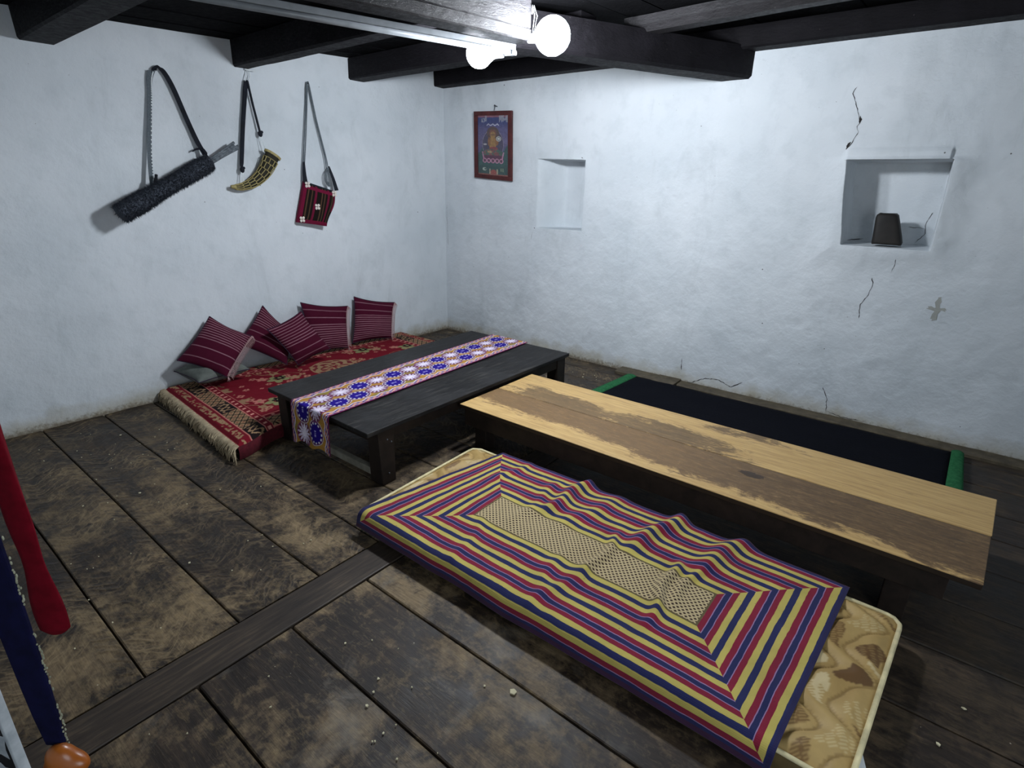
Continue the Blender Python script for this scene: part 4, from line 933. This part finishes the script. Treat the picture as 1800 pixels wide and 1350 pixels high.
B().band(sl, [.026] * (len(sl) - 14) + list(np.linspace(.026, .042, 14)), (0.15, 1, 0)).build('beaded_strap', M['cordgrey'], qv)
b = B()
for i in range(2, len(sl) - 2, 1):
    p = sl[i]; b.sphere((p[0] + .004, p[1] + .010, p[2]), (.003, .0035, .005), 6, 4)
b.build('bead_row', M['thread'], bpy.data.objects['beaded_strap'])
sr = bez([(.028, -2.578, 2.125), (.03, -2.545, 2.146), (.03, -2.510, 2.130), (.03, -2.468, 2.042), (.03, -2.420, 1.881), (.035, -2.378, 1.745), (.06, -2.352, 1.66), (.075, -2.342, 1.625)])
B().band(sr, .030, [(0, .3, 1)] * 10 + [(0, 1, .3)] * (len(sr) - 10)).build('plain_strap', M['black'], qv)
B().band(bez([(.09, -2.345, 1.655), (.075, -2.36, 1.685), (.05, -2.39, 1.685), (.04, -2.415, 1.672)]), .014, (0, .3, 1)).build('strap_end', M['black'], qv)
B().tube(bez([(.10, -2.712, 1.43), (.115, -2.705, 1.47), (.095, -2.685, 1.515)]), [.012] * 12 + [.009] * 5, 7).build('strap_knot', M['black'], qv, smooth=True)
B().tube([(.016, -2.548, 2.132), (.05, -2.548, 2.136)], .004, 8).build('nail', M['steel'], qv)
# rattan horn
hn = empty('horn', (0.06, -2.0, 1.55), 'curved horn in golden open rattan lattice hanging on a dark cord', 'horn')
hp = np.array(bez([(.055, -2.200, 1.449), (.06, -2.125, 1.449), (.065, -2.035, 1.482), (.07, -1.955, 1.545), (.075, -1.905, 1.612), (.075, -1.868, 1.672)], 10)); nh = len(hp); hr = np.interp(np.linspace(0, 1, nh), [0, .1, .35, .6, .85, 1], [.010, .017, .033, .047, .056, .060]); hsx = .62
def frame_at(i):
    t = hp[min(i + 1, nh - 1)] - hp[max(i - 1, 0)]; t /= np.linalg.norm(t); a = np.cross(t, (1, 0, 0)); a /= np.linalg.norm(a); return t, a, np.array((1., 0, 0))
def hpt(i, th, k=1.0):
    t, a, x_ = frame_at(i); return hp[i] + (a * math.cos(th) + x_ * math.sin(th) * hsx) * hr[i] * k
V = []; F = []
for i in range(nh):
    for k in range(16): V.append(tuple(hpt(i, 2 * pi * k / 16, .90)))
for i in range(nh - 1):
    for k in range(16): F.append([i * 16 + k, i * 16 + (k + 1) % 16, (i + 1) * 16 + (k + 1) % 16, (i + 1) * 16 + k])
F.append(list(range(16))); F.append([(nh - 1) * 16 + k for k in range(16)])
mesh('horn_core', V, F, M['hollow'], hn, smooth=True)
rows = [5, 11, 16, 21, 27, 33, 39, 44]
for j in range(len(rows)):
    i = rows[j]; B().tube([tuple(hpt(i, 2 * pi * k / 20, 1.0)) for k in range(21)], .0030, 5, cap=False).build('rattan_ring', M['rattan'], bpy.data.objects['horn_core'], smooth=True)
b = B()
for j in range(len(rows) - 1):
    for k in range(10):
        th = 2 * pi * (k + .5 * (j % 2)) / 10; seg = [tuple(hpt(i, th, 1.0)) for i in range(rows[j], rows[j + 1] + 1)]; b.tube(seg, .0032, 5, cap=False)
b.build('rattan_ribs', M['rattan'], bpy.data.objects['horn_core'], smooth=True)
B().tube([tuple(hpt(i, 0, 0.0) + 0) for i in range(0, 6)], [hr[i] * 1.02 for i in range(0, 6)], 12, up=(1, 0, 0)).build('horn_tip', M['rattan'], hn, smooth=True)
B().tube([tuple(hp[-2]), tuple(hp[-1] + frame_at(nh - 1)[0] * .012)], [.064, .066], 20, up=(1, 0, 0), sx=1.0).build('rim', M['rattan'], hn, smooth=False)
for v in bpy.data.objects['rim'].data.vertices: v.co.x = (v.co.x - .012) * .62 + .012
B().band(bez([(.03, -1.975, 2.155), (.03, -2.005, 2.02), (.03, -2.045, 1.83), (.035, -2.075, 1.68), (.045, -2.098, 1.578)]), list(np.interp(np.linspace(0, 1, 33), [0, .1, .9, 1], [.028, .03, .026, .014])), (0, 1, .1), .008).build('cord', M['black'], hn)
B().band(bez([(.035, -1.968, 2.15), (.035, -1.952, 2.02), (.035, -1.938, 1.93), (.04, -1.925, 1.83)]), .014, (0, 1, .15), .008).build('cord', M['black'], hn)
for q in ((.05, -2.098, 1.565), (.045, -1.925, 1.815)): B().sphere(q, (.014, .016, .022), 10, 7).sphere((q[0], q[1] + .012, q[2] + .012), (.010, .012, .010), 8, 6).build('knot', M['black'], hn, smooth=True)
for a_, e in (((.05, -2.104, 1.55), (.065, -2.125, 1.462)), ((.05, -2.094, 1.55), (.065, -2.108, 1.465)), ((.045, -1.93, 1.80), (.06, -1.925, 1.690)), ((.045, -1.92, 1.80), (.06, -1.902, 1.690))): B().tube([a_, e], .0022, 5).build('thread', M['thread'], hn)
B().tube(bez([(.02, -1.955, 2.222), (.035, -1.965, 2.19), (.034, -1.985, 2.148)]), .0028, 5).tube(bez([(.02, -1.945, 2.222), (.036, -1.940, 2.19), (.034, -1.962, 2.148)]), .0028, 5).tube([(.03, -1.97, 2.224), (.03, -1.90, 2.220)], .004, 5).build('hanging_wire', M['thread'], hn)
# shoulder bag
bg = empty('shoulder_bag', (0.05, -1.55, 1.15), 'small crimson and black woven bag with shell flowers on a long cord', 'bag')
bc = np.array([(.055, -1.610, 1.497), (.085, -1.366, 1.425), (.085, -1.448, 1.150), (.06, -1.712, 1.188)]); nb = 60
A_, B_ = np.meshgrid(np.linspace(0, 1, nb), np.linspace(0, 1, nb))
base = bc[0] * ((1 - A_) * (1 - B_))[..., None] + bc[1] * (A_ * (1 - B_))[..., None] + bc[2] * (A_ * B_)[..., None] + bc[3] * ((1 - A_) * B_)[..., None]
base[..., 1] += -.018 * np.sin(B_ * pi * 1.5) * A_ * (A_ > .5) * 0 + .02 * np.sin(B_ * 5) * sstep(.6, 1, A_)
cr, bl, br = hexl(108, 20, 50), hexl(24, 18, 16), hexl(92, 66, 50)
c = np.zeros(A_.shape + (3,)) + np.array(bl)
for x_ in (.13, .24, .57, .66, .88): c = mixc(c, br, np.clip(1.5 - np.abs(A_ - x_) / .012, 0, 1))
for x_ in (.36, .76): c = mixc(c, cr, np.abs(A_ - x_) < .030); c = mixc(c, hexl(84, 20, 40), np.abs(A_ - x_) < .008)
c = mixc(c, cr, (A_ < .08) | (B_ > .90) | ((B_ > .07) & (B_ < .16)) | ((A_ > .93) & (B_ < .6))); c = mixc(c, hexl(30, 36, 44), B_ < .05)
front = base + np.array([.028, 0, 0]) * (1 - np.maximum(np.abs(2 * A_ - 1), np.abs(2 * B_ - 1)) ** 4)[..., None]; back = base - np.array([.03, 0, 0]); back[..., 0] = np.maximum(back[..., 0], .018)
V = np.concatenate([front.reshape(-1, 3), back.reshape(-1, 3)]); F = [list(map(int, f)) for f in gridF(nb, nb)] + [[int(i) + nb * nb for i in f[::-1]] for f in gridF(nb, nb)]
per = [i for i in range(nb)] + [i * nb + nb - 1 for i in range(1, nb)] + [(nb - 1) * nb + i for i in range(nb - 2, -1, -1)] + [i * nb for i in range(nb - 2, 0, -1)]
for a_, e in zip(per, per[1:] + per[:1]): F.append([a_, a_ + nb * nb, e + nb * nb, e])
mesh('bag_body', V, F, M['bagcloth'], bg, smooth=False, col=np.concatenate([c.reshape(-1, 3), c.reshape(-1, 3) * 0 + np.array(cr)]))
for (fa, fb) in ((.08, .07), (.96, .10), (.46, .55), (.10, .92)):
    i, j = int(fb * (nb - 1)), int(fa * (nb - 1)); o_ = front[i, j]; b = B()
    for k in range(4):
        th = pi / 4 + k * pi / 2; b.sphere((o_[0] + .005, o_[1] + .016 * math.cos(th), o_[2] + .016 * math.sin(th)), (.006, .011, .011), 10, 7)
    b.sphere((o_[0] + .009, o_[1], o_[2]), .004, 8, 6); b.build('shell_flower', M['shell'], bpy.data.objects['bag_body'], smooth=True)
for pts, w_ in (([(.055, -1.605, 1.49), (.045, -1.60, 1.56), (.035, -1.590, 1.64)], None), ([(.085, -1.345, 1.43), (.06, -1.352, 1.52), (.04, -1.372, 1.615)], None)):
    P_ = bez(pts); B().band(P_, list(np.linspace(.036, .016, len(P_))), (0, 1, .1), .006).build('strap_tab', M['black'], bg)
for pts in ([(.035, -1.594, 1.63), (.03, -1.570, 1.76), (.03, -1.530, 1.99), (.03, -1.498, 2.190), (.03, -1.488, 2.205)], [(.035, -1.584, 1.63), (.034, -1.560, 1.76), (.034, -1.522, 1.99), (.034, -1.494, 2.190)],
            [(.03, -1.488, 2.205), (.03, -1.476, 2.19), (.03, -1.438, 1.95), (.03, -1.385, 1.70), (.04, -1.378, 1.61)], [(.034, -1.482, 2.19), (.034, -1.448, 1.95), (.034, -1.398, 1.70), (.04, -1.392, 1.60)]):
    B().tube(bez(pts), .0042, 6).build('cord', M['cordgrey'], bg, smooth=True)
b = B()
for k in range(5): b.tube(bez([(.04, -1.375, 1.61), (.06, -1.385 - .010 * k, 1.56), (.06, -1.395 - .008 * k, 1.50), (.06, -1.385 - .005 * k, 1.46)]), .003, 5)
b.build('cord_tassel', M['cordgrey'], bg, smooth=True)
B().tube([(.014, -1.488, 2.196), (.045, -1.488, 2.20)], .0035, 8).build('nail', M['steel'], bg)

# ------------------------------------------------------------------ picture on the right wall
pc = empty('framed_picture', (0.66, -0.02, 1.54), 'framed painting of a seated yellow figure on a lotus, by the corner', 'picture')
TL, TR, BR, BL = [np.array(p) for p in ((.452, -.055, 2.132), (.897, -.055, 2.116), (.885, -.022, 1.536), (.430, -.022, 1.566))]
def pq(s_, t_, d=0.0): p = TL * (1 - s_) * (1 - t_) + TR * s_ * (1 - t_) + BR * s_ * t_ + BL * (1 - s_) * t_; return (p[0], p[1] - d, p[2])
fw, fh = .095, .062
def bar(s0, s1, t0, t1): 
    return B().hexa([pq(s0, t0, -.012), pq(s1, t0, -.012), pq(s1, t1, -.012), pq(s0, t1, -.012), pq(s0, t0, .012), pq(s1, t0, .012), pq(s1, t1, .012), pq(s0, t1, .012)])
for a_ in ((0, 1, 0, fh), (0, 1, 1 - fh, 1), (0, fw, fh, 1 - fh), (1 - fw, 1, fh, 1 - fh)): bar(*a_).build('frame_rail', M['framewood'], pc, bevel=.003)
nxp, nyp = 150, 260; A_, B_ = np.meshgrid(np.linspace(0, 1, nxp), np.linspace(0, 1, nyp)); s_, t_ = fw + A_ * (1 - 2 * fw), fh + B_ * (1 - 2 * fh)
Pp = TL * ((1 - s_) * (1 - t_))[..., None] + TR * (s_ * (1 - t_))[..., None] + BR * (s_ * t_)[..., None] + BL * ((1 - s_) * t_)[..., None]; Pp[..., 1] -= .002
X_ = (A_ - .5) * 1.0; Y_ = B_ * 2.0       # y down, aspect 2
c = np.zeros(A_.shape + (3,)) + np.array(hexl(96, 92, 134)); c = mixc(c, hexl(46, 62, 118), 1 - sstep(.15, .5, Y_)); c = mixc(c, hexl(112, 104, 140), sstep(.5, .9, Y_) * (1 - sstep(.9, 1.1, Y_)))
hill = 1.05 + .10 * np.sin(X_ * 9) + .05 * np.sin(X_ * 23); c = mixc(c, hexl(52, 92, 84), sstep(hill, hill + .12, Y_)); c = mixc(c, hexl(44, 74, 62), sstep(1.6, 1.75, Y_) * .6)
c = mixc(c, hexl(150, 92, 104), Y_ < .06); cl = (fbm(X_ * 2, Y_, 5, 150, 3) > .08) & (Y_ < .22) & (np.abs(X_) > .2); c = mixc(c, hexl(170, 172, 178), cl * .7)
mt = (np.abs(Y_ - (.27 + .05 * np.abs(np.sin(X_ * 22)))) < .018) & (np.abs(X_) < .2); c = mixc(c, hexl(206, 206, 222), mt)
def el(x0, y0, rx, ry): return np.hypot((X_ - x0) / rx, (Y_ - y0) / ry)
g = el(0, .95, .34, .50); c = mixc(c, hexl(110, 98, 126), (g < 1) * .7); c = mixc(c, hexl(62, 58, 84), (np.abs(g - .92) < .05)); c = mixc(c, hexl(58, 62, 76), (g < .85) * .75); c = mixc(c, hexl(138, 128, 142), np.abs(g - 1) < .03)
hd = el(0, .58, .20, .22); c = mixc(c, hexl(92, 76, 64), hd < 1); c = mixc(c, hexl(92, 66, 52), np.abs(hd - .85) < .05); c = mixc(c, hexl(126, 80, 56), hd < .6)
c = mixc(c, hexl(164, 126, 68), el(.0, .64, .085, .12) < 1); c = mixc(c, hexl(170, 130, 66), el(-.01, .92, .12, .24) < 1); c = mixc(c, hexl(150, 104, 56), el(-.12, .86, .05, .15) < 1); c = mixc(c, hexl(150, 104, 56), el(.13, .84, .06, .14) < 1)
c = mixc(c, hexl(90, 56, 44), (el(0, .64, .08, .12) < 1) & (np.abs(Y_ - .635) < .01)); c = mixc(c, hexl(150, 70, 62), el(.02, 1.12, .15, .1) < 1)
c = mixc(c, hexl(76, 106, 88), el(0, 1.24, .33, .14) < 1); c = mixc(c, hexl(140, 84, 78), (el(0, 1.22, .3, .12) < 1) & (fbm(X_, Y_, 18, 152, 2) > .0)); c = mixc(c, hexl(176, 150, 110), el(-.10, 1.2, .08, .04) < 1); c = mixc(c, hexl(206, 206, 204), el(.19, .76, .085, .085) < 1); c = mixc(c, hexl(120, 130, 120), (np.abs(el(.19, .76, .085, .085) - .6) < .12))
c = mixc(c, hexl(196, 190, 190), el(-.26, .95, .06, .03) < 1)
lo_ = (np.abs(X_) < .34) & (Y_ > 1.32) & (Y_ < 1.55); c = mixc(c, hexl(92, 44, 66), lo_ & (Y_ < 1.45)); pet = (((X_ + .34) % .136) / .136 - .5); rr = np.hypot(pet / .5, (Y_ - 1.50) / .085); c = mixc(c, hexl(206, 148, 172), (np.abs(X_) < .34) & (rr < 1)); c = mixc(c, hexl(128, 84, 100), (np.abs(X_) < .34) & (rr < .66)); c = mixc(c, hexl(70, 52, 60), (np.abs(X_) < .34) & (rr < .34))
c = mixc(c, hexl(196, 140, 164), (np.abs(np.abs(X_) - .33 + (Y_ - 1.3) * .2) < .02) & (Y_ > 1.2) & (Y_ < 1.45))
c = mixc(c, hexl(176, 186, 172), el(-.28, 1.80, .07, .06) < 1); c = mixc(c, hexl(80, 100, 90), el(-.25, 1.79, .04, .03) < 1); c = mixc(c, hexl(160, 80, 62), el(.02, 1.90, .10, .10) < 1); c = mixc(c, hexl(180, 170, 140), (np.abs(np.abs(X_ - .02) - .12) < .02) & (np.abs(Y_ - 1.87) < .09)); c = mixc(c, hexl(150, 166, 130), (np.abs(np.abs(X_ - .3) - .03) < .012) & (np.abs(Y_ - 1.8) < .06)); c = mixc(c, hexl(150, 92, 76), Y_ > 1.96)
c = c * (1 + .35 * fbm(X_, Y_, 26, 160, 3))[..., None]; c = c * .62 + np.array(hexl(92, 86, 104)) * .38 * .6
grid('painting', Pp, M['paint'], pc, col=c, smooth=False, flip=True)
bar(fw * .7, 1 - fw * .7, fh * .7, 1 - fh * .7)
B().hexa([pq(fw * .5, fh * .5, -.006), pq(1 - fw * .5, fh * .5, -.006), pq(1 - fw * .5, 1 - fh * .5, -.006), pq(fw * .5, 1 - fh * .5, -.006)] + [pq(fw * .5, fh * .5, -.001), pq(1 - fw * .5, fh * .5, -.001), pq(1 - fw * .5, 1 - fh * .5, -.001), pq(fw * .5, 1 - fh * .5, -.001)]).build('backing', M['framewood'], pc)
B().tube([(.68, .01, 2.165), (.68, -.035, 2.17)], .0045, 8).sphere((.68, -.037, 2.17), .008, 8, 6).tube([(.68, -.03, 2.168), (.682, -.045, 2.13)], .003, 6).build('hanging_nail', M['steel'], pc)
# ------------------------------------------------------------------ wood block in the niche
bb = []; n = 24
for (z_, hx, hy, ox) in ((0, .080, .055, .010), (.012, .082, .057, .010), (.05, .077, .054, .004), (.16, .062, .047, -.018), (.176, .058, .044, -.020), (.186, .046, .034, -.020)):
    for k in range(n):
        th = 2 * pi * k / n; cs, sn = math.cos(th), math.sin(th); e = .42
        bb.append((3.842 + ox + hx * math.copysign(abs(cs) ** e, cs), .085 + hy * math.copysign(abs(sn) ** e, sn), 1.202 + z_ + .002 * math.sin(3 * th)))
F = [[i * n + k, i * n + (k + 1) % n, (i + 1) * n + (k + 1) % n, (i + 1) * n + k] for i in range(5) for k in range(n)] + [list(range(n))[::-1], [5 * n + k for k in range(n)]]
o = mesh('wooden_block', bb, F, M['block'], smooth=True, origin=(3.842, .085, 1.202)); tag(o, 'dark tapered wooden block standing in the right wall niche', 'block')

# ------------------------------------------------------------------ things hanging close by at the left edge
rs = empty('red_sash', (3.02, -4.085, 0.67), 'thick crimson velvet sash hanging at the left edge of the view', 'sash')
zz = np.concatenate([.668 + .03 * (1 - np.cos(np.linspace(0, pi / 2, 14))), np.linspace(.705, 2.12, 60)]); n = 16; V = []; F = []
for i, z_ in enumerate(zz):
    h = max(0.0, z_ - .668); wd = .0215 * min(1, math.sqrt(max(0.0, h) / .02 + .002)) * (1 + .22 * math.exp(-((h - .05) / .07) ** 2) - .30 * math.exp(-((h - .17) / .06) ** 2) + .12 * math.sin(h * 11)); wd = max(wd, .003)
    ang0 = .4 * math.sin(h * 3.0)
    for k in range(n):
        th = 2 * pi * k / n; rr = 1 + .16 * math.cos(3 * th + h * 6); a_, e = math.cos(th) * wd * rr, math.sin(th) * wd * .5 * rr
        # broad side faces the room
        ux, uy = .78, .62; V.append((3.022 + ux * a_ - uy * e + .004 * math.sin(h * 8), -4.088 + uy * a_ + ux * e + .02 * h * 0, z_))
for i in range(len(zz) - 1):
    for k in range(n): F.append([i * n + k, i * n + (k + 1) % n, (i + 1) * n + (k + 1) % n, (i + 1) * n + k])
F.append(list(range(n))[::-1]); F.append([(len(zz) - 1) * n + k for k in range(n)])
mesh('sash_cloth', V, F, M['redcloth'], rs, smooth=True)
bs = empty('blue_strap', (3.075, -4.14, 0.44), 'indigo cloth strap with pale woven edging and orange wooden knob end', 'strap')
side = Vector((.78, .62, 0)); pts = [(3.068 - .006 * (z_ - .47), -4.143, z_) for z_ in np.linspace(.47, 2.12, 24)]
wd = list(np.interp(np.linspace(.47, 2.12, 24), [.47, .56, .8, 2.12], [.034, .048, .058, .058]))
B().band(pts, wd, tuple(side), .010).build('strap_cloth', M['bluecloth'], bs, bevel=.003)
b = B(); rng = random.Random(2)
for i in range(300):
    z_ = .475 + i * .0055; p = Vector((3.068 - .006 * (z_ - .47), -4.143, z_)) + side * (np.interp(z_, [.47, .56, .8, 2.12], [.034, .048, .058, .058]) / 2 + .001)
    
    if math.sin(i * .21) + rng.uniform(-.8, .8) < -.25: continue
    p2 = p + side * rng.uniform(.001, .007) + Vector((0, 0, rng.uniform(-.002, .002))); b.sphere(p2, (.0016, .0016, rng.uniform(.002, .005)), 5, 4)
we = b.build('woven_edging', M['lace'], bpy.data.objects['strap_cloth']); we['kind'] = 'stuff'
V = []; nu_, nv_ = 40, 18
for j in range(nv_ + 1):
    ph = pi * j / nv_
    for i in range(nu_):
        th = 2 * pi * i / nu_; rr = 1 + .17 * math.cos(3 * th + .9)
        a_, e = math.cos(th) * rr * .040 * math.sin(ph), math.sin(th) * rr * .034 * math.sin(ph)
        V.append((3.092 + .78 * a_ + .58 * .024 * math.cos(ph), -4.142 + .62 * a_ - .74 * .024 * math.cos(ph), .443 + e))
F = [[j * nu_ + i, j * nu_ + (i + 1) % nu_, (j + 1) * nu_ + (i + 1) % nu_, (j + 1) * nu_ + i] for j in range(nv_) for i in range(nu_)]
mesh('wooden_knob', V, F, M['knob'], bs, smooth=True)
# dark painted board with a pale edge standing on the floor, far lower left
bo = empty('painted_board', (2.6, -4.24, 0.0), 'dark board with pale paint patches and edge, bottom left corner', 'board')
c0, c1 = np.array((2.712, -4.190)), np.array((2.30, -4.42)); dn = (c1 - c0) / np.linalg.norm(c1 - c0); pn = np.array([dn[1], -dn[0]])
def slab(f0, f1, z0, z1, d0, d1):
    L = np.linalg.norm(c1 - c0); p = [c0 + dn * L * f0 + pn * d0, c0 + dn * L * f1 + pn * d0, c0 + dn * L * f1 + pn * d1, c0 + dn * L * f0 + pn * d1]
    return B().hexa([(q[0], q[1], z0) for q in p] + [(q[0], q[1], z1) for q in p])
slab(.012, 1, .005, .72, -.008, .008).build('board_face', M['panel'], bo); slab(0, .018, .004, .725, -.012, .012).build('pale_edge', M['palepaint'], bo, bevel=.002)
V = []; F = []; L = np.linalg.norm(c1 - c0)
for (f_, z_, r1, r2) in ((.10, .22, .035, .05), (.06, .33, .018, .05), (.2, .3, .05, .04), (.13, .12, .04, .03)):
    for s_ in (1, -1):
        n0 = len(V); cc = c0 + dn * L * f_ + pn * .0095 * s_; V.append((cc[0], cc[1], z_))
        for k in range(14):
            th = 2 * pi * k / 14; rr = 1 + .3 * math.sin(k * 2.3); q = cc + dn * r1 * rr * math.cos(th); V.append((q[0], q[1], z_ + r2 * rr * math.sin(th)))
        F += [[n0, n0 + 1 + k, n0 + 1 + (k + 1) % 14] for k in range(14)]
mesh('paint_patch', V, F, M['palepaint'], bo)
# ------------------------------------------------------------------ crumbs and scraps on the floor
V = []; F = []; rng = random.Random(11)
def scrap(x, y, r, z=.0065):
    n0 = len(V); k_ = rng.choice([3, 4, 5]); a0 = rng.random() * 6
    for k in range(k_):
        a_ = a0 + 2 * pi * k / k_; q = r * rng.uniform(.6, 1.2); V.append((x + q * math.cos(a_), y + q * math.sin(a_), z + rng.uniform(0, .0015)))
    for k in range(k_): V.append((V[n0 + k][0], V[n0 + k][1], z - .0025))
    F.append([n0 + k for k in range(k_)])
    for k in range(k_): F.append([n0 + k, n0 + k + k_, n0 + (k + 1) % k_ + k_, n0 + (k + 1) % k_])
for (x, y) in ((.444, -3.287), (1.271, -3.467), (2.022, -3.544), (1.869, -.366), (1.971, -.355), (2.055, -.319), (2.09, -.35), (2.0, -.42), (2.12, -.40), (3.072, -3.409), (3.123, -3.493), (3.10, -3.45), (4.552, -2.327), (4.494, -2.523)): scrap(x, y, rng.uniform(.004, .008))
scrap(3.435, -3.171, .013)
for i in range(60): scrap(rng.uniform(2.7, 4.2), rng.uniform(-4.2, -3.15), rng.uniform(.002, .005))
for i in range(60): scrap(rng.uniform(.2, 2.4), rng.uniform(-4.0, -3.0), rng.uniform(.002, .004))
o = mesh('floor_crumbs', V, F, M['scrap'], origin=(2.5, -3.3, 0.0)); tag(o, 'pale crumbs and paper scraps scattered on the dark floorboards', 'crumbs', kind='stuff')
